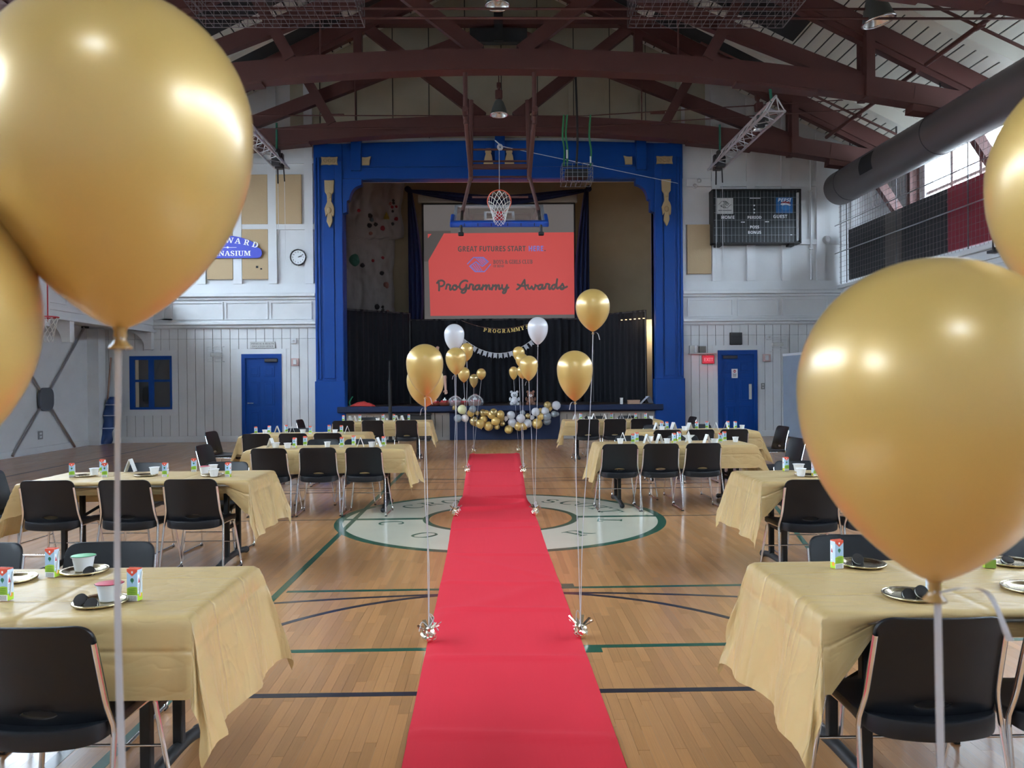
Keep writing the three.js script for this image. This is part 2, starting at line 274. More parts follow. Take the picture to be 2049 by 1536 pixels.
  for (const [a, b, s] of [[-4.61, -3.88, 1], [4.18, 4.92, -1]]) {
    part(pr, 'pilaster', [RB(a, b, 0, 7.66, -0.16, 0.3, 0.015, 1), RB(a - 0.02, b + 0.02, 0, 1.55, -0.22, 0.1, 0.02, 1), RB(s > 0 ? b - 0.20 : a + 0.01, s > 0 ? b - 0.01 : a + 0.20, 0.87, 7.2, -0.20, 0, 0.01, 1), RB(s > 0 ? a + 0.22 : a + 0.24, s > 0 ? a + 0.50 : b - 0.22, 1.62, 6.75, -0.19, 0, 0.012, 1), RB(s > 0 ? a + 0.02 : b - 0.07, s > 0 ? a + 0.07 : b - 0.02, 1.6, 7.3, -0.19, 0, 0.01, 1), RB(s > 0 ? a + 0.10 : b - 0.15, s > 0 ? a + 0.15 : b - 0.10, 1.6, 7.3, -0.19, 0, 0.01, 1)], mat.blue);
    const cap = extrude(poly([[0, 0], [0.28, 0], [0.14, 0.12]]), 0.3); cap.translate(s > 0 ? a : b - 0.28, 7.64, -0.14); part(pr, 'pilaster_cap', uvBox(cap), mat.blue);
  }
  const hs = new THREE.Shape(); hs.moveTo(-4.61, 6.75); hs.lineTo(4.92, 6.75); hs.lineTo(4.92, 7.62); hs.quadraticCurveTo(AX, 7.84, -4.61, 7.62); hs.closePath();
  const he = extrude(hs, 0.3, 0.01); he.translate(0, 0, -0.16); part(pr, 'header', uvBox(he), mat.blue);
  part(pr, 'header_moulding', [B(STAGE_L, STAGE_R, 6.75, 6.80, -0.20, -0.14), B(-3.4, 3.7, 7.05, 7.09, -0.20, -0.14)], mat.blue);
  for (const s of [-1, 1]) {
    const o = new THREE.Shape(); o.moveTo(0, 0); o.lineTo(0.48, 0); o.lineTo(0.48, -0.16); o.bezierCurveTo(0.40, -0.20, 0.22, -0.20, 0.16, -0.55); o.lineTo(0.10, -0.58); o.lineTo(0.10, -0.86); o.lineTo(0, -0.9); o.closePath();
    const e = extrude(o, 0.22, 0.008); if (s > 0) { e.scale(-1, 1, 1); const ix = e.attributes.position; for (let i = 0; i < ix.count; i += 3) { const t = [ix.getX(i), ix.getY(i), ix.getZ(i)]; ix.setXYZ(i, ix.getX(i + 1), ix.getY(i + 1), ix.getZ(i + 1)); ix.setXYZ(i + 1, ...t); } e.computeVertexNormals(); }
    e.translate(s > 0 ? STAGE_R : STAGE_L, 6.77, -0.06); part(pr, 'ogee_bracket', uvBox(e), mat.blue);
  }
  for (const x of [-3.52, 3.84, AX + 0.02]) part(pr, 'header_post', RB(x - 0.13, x + 0.13, x < 1 && x > -1 ? 7.1 : 6.95, 8.0, -0.24, 0.1, 0.012, 1), mat.blue);
  // carved plaster ornaments on the surround
  const orn = (pts, x, y, label, name = 'ornament') => { const s = new THREE.Shape(); s.moveTo(pts[0][0], pts[0][1]); for (let i = 1; i < pts.length; i++) { const p = pts[i]; p.length > 2 ? s.quadraticCurveTo(...p) : s.lineTo(...p); } const t = thing(name, label, 'ornament', x, y, WD - 0.2); const e = extrude(s, 0.03, 0.014); part(t, 'carving', uvBox(e), mat.carving); return t; };
  const half = [[0.11, 0.56], [0.10, 0.30, 0.10, 0.28], [0.05, 0.22, 0.05, 0.20], [0.04, 0.02], [0.10, -0.05, 0.11, -0.15], [0.11, -0.32, 0.09, -0.34], [0.05, -0.26, 0.04, -0.27], [0.07, -0.42, 0.06, -0.48], [0.02, -0.6, 0, -0.62]];
  const mir = (h) => h.concat(h.slice(0, -1).reverse().map((p) => [-p[p.length - 2], p[p.length - 1]]));
  for (const [x, side] of [[-4.21, 'left'], [4.48, 'right']]) { const t = orn(mir(half), x, 6.13, `long carved tan drop ornament on the ${side} blue pilaster`, 'drop_ornament'); for (const y of [0.18, -0.2]) { const g = new THREE.SphereGeometry(0.06, 12, 8); g.scale(1, 1.3, 0.5); g.translate(0, y, 0.05); part(t, 'rosette', g, mat.carving); } }
  const scroll = [[-0.2, -0.09], [-0.1, -0.07, 0, -0.09], [0.1, -0.07, 0.2, -0.09], [0.17, 0, 0.2, 0.09], [0.1, 0.07, 0, 0.09], [-0.1, 0.07, -0.2, 0.09], [-0.17, 0, -0.2, -0.09]];
  for (const [x, side] of [[-4.2, 'left'], [4.44, 'right']]) { const t = orn(scroll, x, 7.2, `carved tan scroll plaque at the top of the ${side} blue pilaster`, 'scroll_ornament'); for (const q of [-0.11, 0, 0.11]) { const g = new THREE.TorusGeometry(0.04, 0.015, 6, 14); g.translate(q, 0, 0.045); part(t, 'rosette', g, mat.carving); } }
  const corner = [[-0.09, -0.1], [0.07, -0.1], [0.08, 0.02], [0.11, 0.1], [0, 0.06, -0.09, 0.08]];
  for (const [x, side] of [[-3.26, 'left'], [3.5, 'right']]) orn(side === 'left' ? corner : corner.map((p) => p.map((v, i) => (i % 2 ? v : -v))), x, 7.2, `small broken corner scroll on the blue header, ${side} end`, 'corner_ornament');
  const bust = mir([[0.05, 0.20], [0.07, 0.12], [0.05, 0.08], [0.09, 0.02, 0.09, -0.06], [0.11, -0.18], [0, -0.19]]);
  for (const [x, side] of [[-0.12, 'left'], [0.42, 'right']]) orn(bust, x, 7.3, `tan plaster urn ornament in the middle of the blue header, ${side} one`, 'urn_ornament');
}
// doors, window, and what hangs on the back wall
function panelDoor(n, x0, x1, flip) {
  const d = structure('door_' + n), y1 = 2.16, a = x0 + 0.09, b = x1 - 0.09;
  part(d, 'door_frame', [B(x0, a, 0, y1, WD - 0.06, WD + 0.02), B(b, x1, 0, y1, WD - 0.06, WD + 0.02), B(x0, x1, y1, 2.27, WD - 0.06, WD + 0.02)], mat.blue);
  part(d, 'casing', [B(x0 - 0.12, x0, 0, 2.27, WD - 0.035, WD), B(x1, x1 + 0.12, 0, 2.27, WD - 0.035, WD), B(x0 - 0.12, x1 + 0.12, 2.27, 2.40, WD - 0.035, WD)], mat.trim);
  const leaf = part(d, 'door_leaf', B(a, b, 0.01, y1, WD - 0.02, WD + 0.02), mat.blue);
  const cw = (b - a - 0.30) / 2;
  for (const cx of [a + 0.10 + cw / 2, b - 0.10 - cw / 2]) for (const [y, h] of [[0.50, 0.62], [1.23, 0.62], [1.82, 0.28]]) part(d, 'door_panel', [RB(cx - cw / 2, cx + cw / 2, y - h / 2, y + h / 2, WD - 0.028, WD, 0.006, 1), RB(cx - cw / 2 + 0.05, cx + cw / 2 - 0.05, y - h / 2 + 0.05, y + h / 2 - 0.05, WD - 0.036, WD, 0.008, 1)], mat.blue);
  return { d, a, b };
}
{
  const l = panelDoor(1, -6.55, -5.52);
  part(l.d, 'door_handle', [rod(V(-6.38, 1.0, WD - 0.09), V(-6.24, 1.0, WD - 0.09), 0.012), rod(V(-6.38, 1.0, WD - 0.09), V(-6.38, 1.0, WD - 0.02), 0.016)], mat.steel);
  part(l.d, 'door_closer', RB(-5.95, -5.62, 2.06, 2.14, WD - 0.09, WD - 0.02, 0.01), mat.darkSteel);
  const r = panelDoor(2, 5.84, 6.88);
  part(r.d, 'push_plate', RB(6.66, 6.73, 0.98, 1.38, WD - 0.05, WD - 0.02, 0.006), M([0.75, 0.72, 0.66], 0.35, { metalness: 0.3 }));
  part(r.d, 'door_closer', RB(5.98, 6.35, 2.05, 2.13, WD - 0.1, WD - 0.02, 0.01), mat.darkSteel);
  const poster = canvasTex(128, 192, (c, w, h) => { c.fillStyle = '#f2f0f2'; c.fillRect(0, 0, w, h); c.fillStyle = '#b03040'; c.beginPath(); c.arc(64, 50, 30, 0, 7); c.fill(); c.fillStyle = '#fff'; c.fillRect(42, 44, 44, 12); c.fillStyle = '#445'; for (let k = 0; k < 6; k++) c.fillRect(22 + (k % 2) * 8, 100 + k * 12, 84 - (k % 2) * 16, 5); });
  const p = thing('door_notice', 'white paper notice with a red circle taped to the right blue door', 'notice', 6.28, 1.66, WD - 0.05);
  part(p, 'sheet', B(-0.08, 0.08, -0.12, 0.12, -0.002, 0.002), M([0.9, 0.9, 0.9], 0.8)); const f = new THREE.PlaneGeometry(0.158, 0.236); f.translate(0, 0, 0.0035); part(p, 'print', f, M([1, 1, 1], 0.8, { map: poster }));
  // window into the office
  const wn = structure('window_1'), x0 = -9.42, x1 = -8.34, y0 = 0.86, y1 = 2.24, xm = (x0 + x1) / 2, ym = 1.60;
  part(wn, 'window_frame', [B(x0, x0 + 0.13, y0 + 0.06, y1 - 0.1, WD - 0.05, WD + 0.06), B(x1 - 0.05, x1, y0 + 0.06, y1 - 0.1, WD - 0.05, WD + 0.06), B(x0, x1, y1 - 0.10, y1, WD - 0.05, WD + 0.06), B(x0, x1, y0, y0 + 0.06, WD - 0.05, WD + 0.06)], mat.blue);
  part(wn, 'mullion', [B(xm - 0.06, xm + 0.08, y0, y1, WD - 0.04, WD + 0.05), B(x0 + 0.13, xm - 0.06, ym - 0.03, ym + 0.03, WD - 0.04, WD + 0.05), B(xm + 0.08, x1 - 0.05, ym - 0.03, ym + 0.03, WD - 0.04, WD + 0.05)], mat.blue);
  part(wn, 'casing', [B(x0 - 0.14, x0, y0 - 0.16, y1 + 0.14, WD - 0.035, WD), B(x1, x1 + 0.14, y0 - 0.16, y1 + 0.14, WD - 0.035, WD), B(x0, x1, y1, y1 + 0.14, WD - 0.035, WD), B(x0, x1, y0 - 0.16, y0, WD - 0.035, WD)], mat.trim);
  part(wn, 'recess', [B(x0, x1, y0, y1, WD - 0.001, WD + 0.002)], M([0.06, 0.065, 0.065], 0.8));
  for (const [a, b] of [[x0 + 0.13, xm - 0.06], [xm + 0.08, x1 - 0.05]]) for (const [c, d] of [[y0 + 0.06, ym - 0.03], [ym + 0.03, y1 - 0.10]]) part(wn, 'pane', B(a, b, c, d, WD - 0.028, WD - 0.022), mat.glass);
  part(wn, 'blind_strip', B(x0 + 0.14, x0 + 0.22, y0 + 0.06, y1 - 0.1, WD - 0.018, WD - 0.004), M([0.55, 0.47, 0.33], 0.8));
  const cs = extrude(rrect(0.24, 0.36, 0.08), 0.012); cs.translate(-9.05, 1.25, -WD + 0.006); part(wn, 'hanging_bag', uvBox(cs), mat.black);
  // sign over the left door, drawn as lettering
  const sg = thing('room_sign', 'thin lettered sign above the left blue door', 'sign', -6.0, 2.50, WD - 0.05);
  const st = canvasTex(512, 128, (c, w, h) => { c.fillStyle = '#c9cac8'; c.fillRect(0, 0, w, h); c.strokeStyle = '#8a8a88'; c.lineWidth = 5; c.strokeRect(3, 3, w - 6, h - 6); c.fillStyle = '#4c4c4e'; c.textAlign = 'center'; c.font = 'bold 46px serif'; c.fillText('PHYSICAL & HEALTH', w / 2, 54, 480); c.fillText('EDUCATION OFFICE', w / 2, 108, 450); });
  part(sg, 'board', B(-0.32, 0.32, -0.085, 0.085, 0, 0.012), mat.trim); const sp = new THREE.PlaneGeometry(0.635, 0.165); sp.translate(0, 0, 0.002); part(sg, 'lettering', sp, M([1, 1, 1], 0.7, { map: st }));
  // wire-guarded emergency lights
  for (const [x, y, side, lab] of [[-7.19, 2.27, 'left', 'white wire guard cage on the wall left of the left blue door'], [7.42, 2.42, 'right', 'white wire guard cage on the wall right of the right blue door']]) {
    const t = thing('wire_guard', lab, 'guard cage', x, y, WD - 0.03), ws = [];
    for (let k = 0; k <= 6; k++) ws.push(rod(V(-0.2, -0.19 + 0.063 * k, -0.13), V(0.2, -0.19 + 0.063 * k, -0.13), 0.005, 5));
    for (const q of [-0.2, 0, 0.2]) { ws.push(rod(V(q, -0.19, -0.13), V(q, 0.19, -0.13), 0.005, 5)); for (const z of [-0.19, 0.19]) ws.push(rod(V(q, z, -0.13), V(q, z, 0.02), 0.005, 5)); }
    part(t, 'wire_cage', ws, mat.trim); part(t, 'light_unit', RB(-0.14, 0.14, -0.06, 0.04, -0.07, 0.02, 0.015), M([0.6, 0.6, 0.58], 0.5));
  }
  for (const [x, y, lab] of [[-5.17, 2.05, 'red and white fire alarm strobe beside the left blue door'], [7.13, 2.06, 'red and white fire alarm strobe beside the right blue door']]) {
    const t = thing('fire_alarm', lab, 'fire alarm', x, y, WD - 0.03); part(t, 'housing', RB(-0.1, 0.1, -0.1, 0.1, -0.04, 0.02, 0.01), M([0.55, 0.38, 0.36], 0.5)); part(t, 'strobe', RB(-0.045, 0.045, -0.06, 0.07, -0.06, -0.03, 0.012), mat.trim);
  }
  const ot = thing('wall_outlet', 'grey outlet plate low on the boards right of the left blue door', 'outlet', -5.05, 0.32, WD - 0.03); part(ot, 'plate', RB(-0.05, 0.05, -0.08, 0.08, -0.015, 0.01, 0.006), M([0.25, 0.25, 0.24], 0.5)); part(ot, 'socket', [RB(-0.022, 0.022, 0.015, 0.055, -0.02, 0, 0.006), RB(-0.022, 0.022, -0.055, -0.015, -0.02, 0, 0.006)], M([0.55, 0.55, 0.53], 0.5));
  copyOf(ot, 'grey outlet plate low on the boards left of the right blue door', 5.57, 0.30, WD - 0.03);
  const sw = copyOf(ot, 'grey switch plate at handle height right of the right blue door', 7.03, 1.32, WD - 0.03); sw.name = numbered('wall_switch'); sw.userData.category = 'switch';
  const ln = thing('thermostat', 'small white wall sensor box above the right fire alarm', 'sensor', 7.2, 2.6, WD - 0.03); part(ln, 'case', RB(-0.07, 0.07, -0.07, 0.07, -0.04, 0.01, 0.012), mat.trim); part(ln, 'dial', RB(-0.025, 0.025, -0.025, 0.025, -0.05, -0.03, 0.01), M([0.5, 0.5, 0.5], 0.5));
  const l2 = copyOf(ln, 'small white wall sensor box above the left fire alarm', -5.2, 2.6, WD - 0.03);
  const vt = thing('wall_speaker', 'square black speaker grille above the right blue door', 'speaker', 6.32, 2.57, WD - 0.03); part(vt, 'cabinet', RB(-0.16, 0.16, -0.16, 0.16, -0.05, 0.02, 0.012), mat.black); part(vt, 'grille', Array.from({ length: 7 }, (_, k) => B(-0.14, 0.14, -0.135 + 0.042 * k, -0.115 + 0.042 * k, -0.058, -0.04)), mat.darkSteel);
  const ex = thing('exit_sign', 'lit red exit sign left of the right blue door', 'exit sign', 5.58, 2.03, WD - 0.04);
  part(ex, 'housing', RB(-0.16, 0.16, -0.11, 0.11, -0.06, 0.02, 0.012), M([0.55, 0.05, 0.06], 0.5));
  const et = canvasTex(256, 160, (c, w, h) => { c.fillStyle = '#f03a55'; c.fillRect(0, 0, w, h); c.fillStyle = '#ffb0b8'; c.font = 'bold 104px sans-serif'; c.textAlign = 'center'; c.fillText('EXIT', w / 2, 118, 226); });
  const ef = new THREE.PlaneGeometry(0.29, 0.19); ef.translate(0, 0, 0.063); part(ex, 'lit_face_sign', ef, new THREE.MeshStandardMaterial({ color: 0x330508, emissive: 0xffffff, emissiveMap: et, emissiveIntensity: 0.55, roughness: 0.5 }));
  const el = new THREE.PointLight(0xff3040, 0.12, 4); el.name = 'exit_sign_glow'; el.position.set(5.58, 2.03, -WD + 0.2); scene.add(el);
  const em = thing('emergency_light', 'emergency light box with a bright lamp head beside the right pilaster', 'emergency light', 5.27, 2.30, WD - 0.05);
  part(em, 'battery_box', RB(-0.18, 0.05, -0.1, 0.1, -0.06, 0.04, 0.012), M([0.5, 0.5, 0.47], 0.5)); part(em, 'lamp_head', RB(-0.06, 0.0, -0.09, 0.1, -0.12, -0.05, 0.01), mat.trim); part(em, 'lamp_head', RB(0.06, 0.24, -0.09, 0.08, -0.09, 0.03, 0.012), M([0.13, 0.14, 0.12], 0.6)); part(em, 'shelf', RB(-0.2, 0.5, -0.12, -0.1, -0.1, 0.04, 0.004), M([0.5, 0.5, 0.47], 0.5));
}
// tan acoustic panels on the upper wall
for (const [x0, x1, y0, y1, lab] of [[-6.50, -5.83, 5.62, 6.90, 'upper tan acoustic panel between the clock and the large left balloon'], [-5.62, -4.96, 5.62, 6.90, 'upper tan acoustic panel directly above the clock'], [-6.50, -5.83, 4.20, 5.49, 'lower tan acoustic panel with two scuff marks, left of the clock'], [-7.40, -6.74, 5.62, 6.90, 'upper tan acoustic panel half hidden behind the largest balloon'], [-7.40, -6.74, 4.20, 5.49, 'lower tan acoustic panel behind the blue gymnasium sign'], [-8.28, -7.62, 4.20, 5.49, 'lower tan acoustic panel left of the gymnasium sign'], [5.05, 5.69, 4.27, 5.56, 'tan acoustic panel left of the scoreboard beside the pilaster']]) {
  const t = thing('acoustic_panel', lab, 'acoustic panel', (x0 + x1) / 2, (y0 + y1) / 2, WD, 0, 'tan acoustic wall panels'), w = (x1 - x0) / 2, h = (y1 - y0) / 2;
  part(t, 'fabric_panel', RB(-w, w, -h, h, -0.07, 0, 0.012), mat.tan); part(t, 'backing_frame', B(-w - 0.015, w + 0.015, -h - 0.015, h + 0.015, -0.02, 0), mat.trim);
  if (lab.includes('scuff')) part(t, 'scuff', [RB(0.02, 0.08, -0.36, -0.30, -0.073, -0.06, 0.004), RB(0.13, 0.18, -0.40, -0.36, -0.073, -0.06, 0.004)], mat.black);
}
{
  // clock
  const ck = thing('wall_clock', 'round white wall clock with a black rim beside the left pilaster', 'clock', -5.06, 4.76, WD - 0.02);
  const rimG = lathe([[0.0, 0], [0.21, 0], [0.215, 0.03], [0.205, 0.075], [0.185, 0.075], [0.18, 0.05]], 40); rimG.rotateX(Math.PI / 2); part(ck, 'rim', rimG, mat.black);
  const ct = canvasTex(256, 256, (c, w) => { c.fillStyle = '#e9edf0'; c.fillRect(0, 0, w, w); c.fillStyle = '#222'; c.strokeStyle = '#222'; c.textAlign = 'center'; c.textBaseline = 'middle'; c.font = 'bold 30px sans-serif'; for (let k = 1; k <= 12; k++) { const a = k * Math.PI / 6; c.fillText(String(k), 128 + 96 * Math.sin(a), 128 - 96 * Math.cos(a)); } });
  const cf = new THREE.CircleGeometry(0.182, 40); cf.translate(0, 0, 0.052); part(ck, 'dial', cf, M([1, 1, 1], 0.4, { map: ct }));
  part(ck, 'hand', bar(V(0, 0, -0.058), V(0.10, 0.02, -0.058), 0.012, 0.012), mat.black); part(ck, 'hand', bar(V(0, 0, -0.062), V(0.13, 0.07, -0.062), 0.009, 0.009), mat.black);
  const gr = []; for (let k = 0; k < 8; k++) { const a = k * Math.PI / 4; gr.push(rod(V(0.25 * Math.cos(a), 0.25 * Math.sin(a), -0.02), V(0.2 * Math.cos(a), 0.2 * Math.sin(a), -0.13), 0.004, 5)); } const tr = new THREE.TorusGeometry(0.2, 0.004, 5, 32); tr.translate(0, 0, 0.13); gr.push(tr); part(ck, 'wire_guard', gr, mat.steel);
  // gymnasium sign
  const sn = thing('gymnasium_sign', 'blue shaped sign with white gymnasium lettering on the upper left wall', 'sign', -6.95, 5.02, WD - 0.1);
  const s = new THREE.Shape(); s.moveTo(-1.05, -0.28); s.lineTo(0.86, -0.28); s.bezierCurveTo(1.02, -0.27, 1.02, -0.03, 0.86, -0.02); s.bezierCurveTo(0.84, 0.16, 0.40, 0.30, -0.10, 0.31); s.bezierCurveTo(-0.60, 0.30, -1.03, 0.16, -1.05, -0.02); s.bezierCurveTo(-1.2, -0.03, -1.2, -0.27, -1.05, -0.28);
  part(sn, 'board', extrude(s, 0.03, 0.004), M([0.06, 0.085, 0.60], 0.45));
  const tt = canvasTex(1024, 320, (c, w, h) => {
    c.clearRect(0, 0, w, h); c.fillStyle = '#fff'; c.strokeStyle = '#e8e8ff'; c.textAlign = 'center'; c.font = 'bold 104px serif';
    [...'N WARD'].forEach((ch, i) => { const t = (i - 2.5) / 4; c.save(); c.translate(700 + t * 420 - 40, 112 + t * t * 90 + t * 38); c.rotate(t * 0.32 + 0.1); c.fillText(ch, 0, 0); c.restore(); });
    c.lineWidth = 7; c.beginPath(); c.moveTo(480, 170); c.lineTo(700, 170); c.stroke(); c.beginPath(); c.arc(590, 170, 14, 0, 7); c.fill();
    c.font = 'bold 96px serif'; c.fillText('GYMNASIUM', 560, 286, 730);
  });
  const pl = new THREE.PlaneGeometry(2.1, 0.6); pl.translate(-0.05, 0.01, 0.0385); part(sn, 'lettering', pl, M([1, 1, 1], 0.5, { map: tt, transparent: true, alphaTest: 0.4 }));
  // scoreboard
  const sb = thing('scoreboard', 'black wire-guarded scoreboard with home and guest columns on the right wall', 'scoreboard', 6.80, 5.71, WD);
  part(sb, 'case', RB(-1.14, 1.14, -0.69, 0.69, -0.22, 0, 0.02), mat.black);
  const club = (c, x, y, k, col, bg) => { c.strokeStyle = col; c.lineWidth = k * 0.09; c.lineJoin = 'miter'; const L = (...p) => { c.beginPath(); p.forEach(([a, b], i) => (i ? c.lineTo(x + a * k, y + b * k) : c.moveTo(x + a * k, y + b * k))); c.stroke(); };
    L([-1.5, 0.15], [-0.7, -0.65], [0.25, -0.65], [1.0, 0.0], [0.45, 0.45], [-0.25, -0.05], [-1.05, 0.5], [-0.35, 1.0], [0.55, 1.0], [1.5, 0.1]); for (let q = 0; q < 4; q++) { L([-0.55 + q * 0.22, -0.62], [0.35 + q * 0.16, 0.22 - q * 0.1]); L([-0.95 + q * 0.22, 0.45 - q * 0.12], [-0.3 + q * 0.2, 0.95]); } };
  const ft = canvasTex(1024, 620, (c, w, h) => {
    c.fillStyle = '#141d22'; c.fillRect(0, 0, w, h); c.fillStyle = '#0e1418'; c.fillRect(0, 520, w, 70); c.strokeStyle = '#2c3a42'; c.lineWidth = 2; c.strokeRect(700, 340, 300, 160);
    c.fillStyle = '#d5d7d8'; c.fillRect(30, 66, 205, 200); club(c, 132, 140, 52, '#333a40'); c.fillStyle = '#888d92'; c.fillRect(50, 216, 165, 14);
    c.fillStyle = '#1b5f9e'; c.fillRect(770, 60, 210, 200); c.fillStyle = '#8f2d3a'; c.beginPath(); c.ellipse(892, 140, 62, 34, 0, Math.PI, 2 * Math.PI); c.fill(); c.fillStyle = '#e8eef4'; c.beginPath(); c.ellipse(892, 152, 64, 18, 0.1, 0, 7); c.fill(); c.fillStyle = '#2a78bb'; c.beginPath(); c.ellipse(892, 190, 60, 34, 0, 0, 7); c.fill();
    c.fillStyle = '#f4f7fa'; c.textAlign = 'center'; c.font = 'italic bold 62px sans-serif'; c.fillText('PEPSI', 872, 116, 180);
    c.font = 'bold 58px sans-serif'; c.fillText('HOME', 168, 330, 190); c.fillText('GUEST', 822, 322, 214); c.font = 'bold 50px sans-serif'; c.fillText('PERIOD', 500, 330, 180); c.fillText('POSS', 500, 452, 134); c.fillText('BONUS', 500, 520, 170);
    for (const y of [160, 212, 252]) { c.beginPath(); c.arc(498, y, 11, 0, 7); c.fill(); } c.fillRect(440, 64, 140, 10); c.fillRect(330, 366, 50, 11); c.fillRect(632, 362, 50, 12); c.fillRect(948, 530, 24, 10);
  });
  const fp = new THREE.PlaneGeometry(2.14, 1.27); fp.translate(0, 0, 0.224); part(sb, 'face', fp, M([1, 1, 1], 0.35, { map: ft }));
  const ws = []; for (let k = 0; k <= 24; k++) ws.push(B(-1.13 + k * 0.0942, -1.126 + k * 0.0942, -0.68, 0.68, -0.34, -0.335)); for (let k = 0; k <= 7; k++) ws.push(B(-1.13, 1.13, -0.68 + k * 0.194, -0.676 + k * 0.194, -0.34, -0.335)); part(sb, 'wire_guard', ws, M([0.4, 0.42, 0.45], 0.4, { metalness: 0.7 }));
  part(sb, 'guard_frame', [B(-1.15, 1.15, 0.67, 0.70, -0.36, 0), B(-1.15, 1.15, -0.70, -0.67, -0.36, 0), B(-1.15, -1.12, -0.7, 0.7, -0.36, 0), B(1.12, 1.15, -0.7, 0.7, -0.36, 0)], mat.black); part(sb, 'side_plate', B(1.07, 1.115, -0.62, 0.62, -0.30, -0.22), mat.trim);
  part(sb, 'wall_bracket', [RB(-1.05, -0.9, -0.76, -0.69, -0.3, 0, 0.01), RB(0.85, 1.0, -0.76, -0.69, -0.3, 0, 0.01)], mat.black);
  const hd = thing('horn_speaker', 'round grey horn unit on the bright upper right wall', 'horn', 8.72, 5.14, WD - 0.03); const hg = lathe([[0, 0], [0.10, 0], [0.11, 0.06], [0.08, 0.14], [0.05, 0.12], [0, 0.11]], 24); hg.rotateX(Math.PI / 2); part(hd, 'bell', hg, M([0.5, 0.5, 0.5], 0.5)); part(hd, 'mount', RB(-0.07, 0.07, -0.1, 0.02, -0.05, 0.02, 0.01), mat.trim);
  const cb = thing('conduit', 'thin vertical conduit pipe on the upper right wall', 'conduit', 8.32, 5.9, WD - 0.06); part(cb, 'pipe', rod(V(0, -1.8, 0), V(0, 1.7, 0), 0.022), mat.trim); part(cb, 'clip', [RB(-0.05, 0.05, 0.5, 0.54, -0.03, 0.06, 0.006), RB(-0.05, 0.05, -1.0, -0.96, -0.03, 0.06, 0.006)], mat.trim);
  const pb = thing('pulley_board', 'white board with small pulleys beside the right pilaster top', 'pulley board', 5.32, 6.65, WD - 0.06); part(pb, 'board', RB(-0.28, 0.36, -0.1, 0.1, -0.03, 0.02, 0.006), mat.trim); for (const k of [-0.04, 0.03]) { const g = new THREE.TorusGeometry(0.045, 0.018, 8, 16); g.translate(k * 1.6, k * 2 - 0.02, 0.05); part(pb, 'pulley', g, mat.steel); }
}

// ---------------------------------------------------------------- side walls, galleries, front wall
const GL = -8.79, GR = 9.11;                         // gallery fronts
function sideWall(name, x, s) {                      // s = +1: outside lies towards +X
  const w = structure(name), o = (a, b, y0, y1, d0, d1) => B(s > 0 ? x + a : x - b, s > 0 ? x + b : x - a, y0, y1, d0, d1);
  part(w, 'wall_core', [o(0, 0.25, 0, 4.75, FD - 0.3, WD + 0.25), o(0, 0.25, 6.92, 6.97, FD - 0.3, WD + 0.25)], mat.white);
  let a = FD - 0.3; for (const d of [...BAYS].reverse()) { part(w, 'pier', o(0, 0.25, 4.75, 6.92, a, d - 1.7), mat.white); a = d + 1.7; } part(w, 'pier', o(0, 0.25, 4.75, 6.92, a, WD + 0.25), mat.white);
  part(w, 'skirting', o(-0.03, 0, 0, 0.14, FD, WD), mat.trim);
  return w;
}
const wl = sideWall('wall_left', XL, -1), wr = sideWall('wall_right', XR, 1);
part(wl, 'pilaster', [B(XL, XL + 0.28, 0, 2.9, 20.1, 20.45), B(XL, XL + 0.28, 0, 2.9, 12.3, 12.65)], mat.trim);
{ const g = structure('ground'); for (const [a, b] of [[XL - 70, XL - 0.3], [XR + 0.3, XR + 70]]) part(g, 'yard', B(a, b, -0.6, -0.35, -60, 80), M([0.16, 0.16, 0.15], 0.95)); }
let wno = 2;
for (const [x, s] of [[XL, -1], [XR, 1]]) for (const d of BAYS) {
  const w = structure('window_' + wno++), X = (a, b) => (s > 0 ? [x + a, x + b] : [x - b, x - a]), fr = [];
  const bx = (a, b, y0, y1, d0, d1) => { const [p, q] = X(a, b); return B(p, q, y0, y1, d0, d1); };
  part(w, 'window_frame', [bx(-0.03, 0.18, 4.75, 4.84, d - 1.7, d + 1.7), bx(0, 0.18, 6.85, 6.92, d - 1.7, d + 1.7), bx(0, 0.18, 4.84, 6.85, d - 1.7, d - 1.62), bx(0, 0.18, 4.84, 6.85, d + 1.62, d + 1.7)], mat.trim);
  for (const k of [-0.55, 0.55]) part(w, 'mullion', bx(0.04, 0.14, 4.84, 6.85, d + k - 0.05, d + k + 0.05), M([0.62, 0.45, 0.43], 0.6));
  part(w, 'transom', bx(0.05, 0.13, 5.96, 6.02, d - 1.62, d + 1.62), M([0.62, 0.45, 0.43], 0.6));
  for (const k of [-1.085, 0, 1.085]) for (const [y0, y1] of [[4.84, 5.96], [6.02, 6.85]]) part(w, 'pane', bx(0.088, 0.092, y0, y1, d + k - (k ? 0.535 : 0.5), d + k + (k ? 0.535 : 0.5)), mat.glass);
}
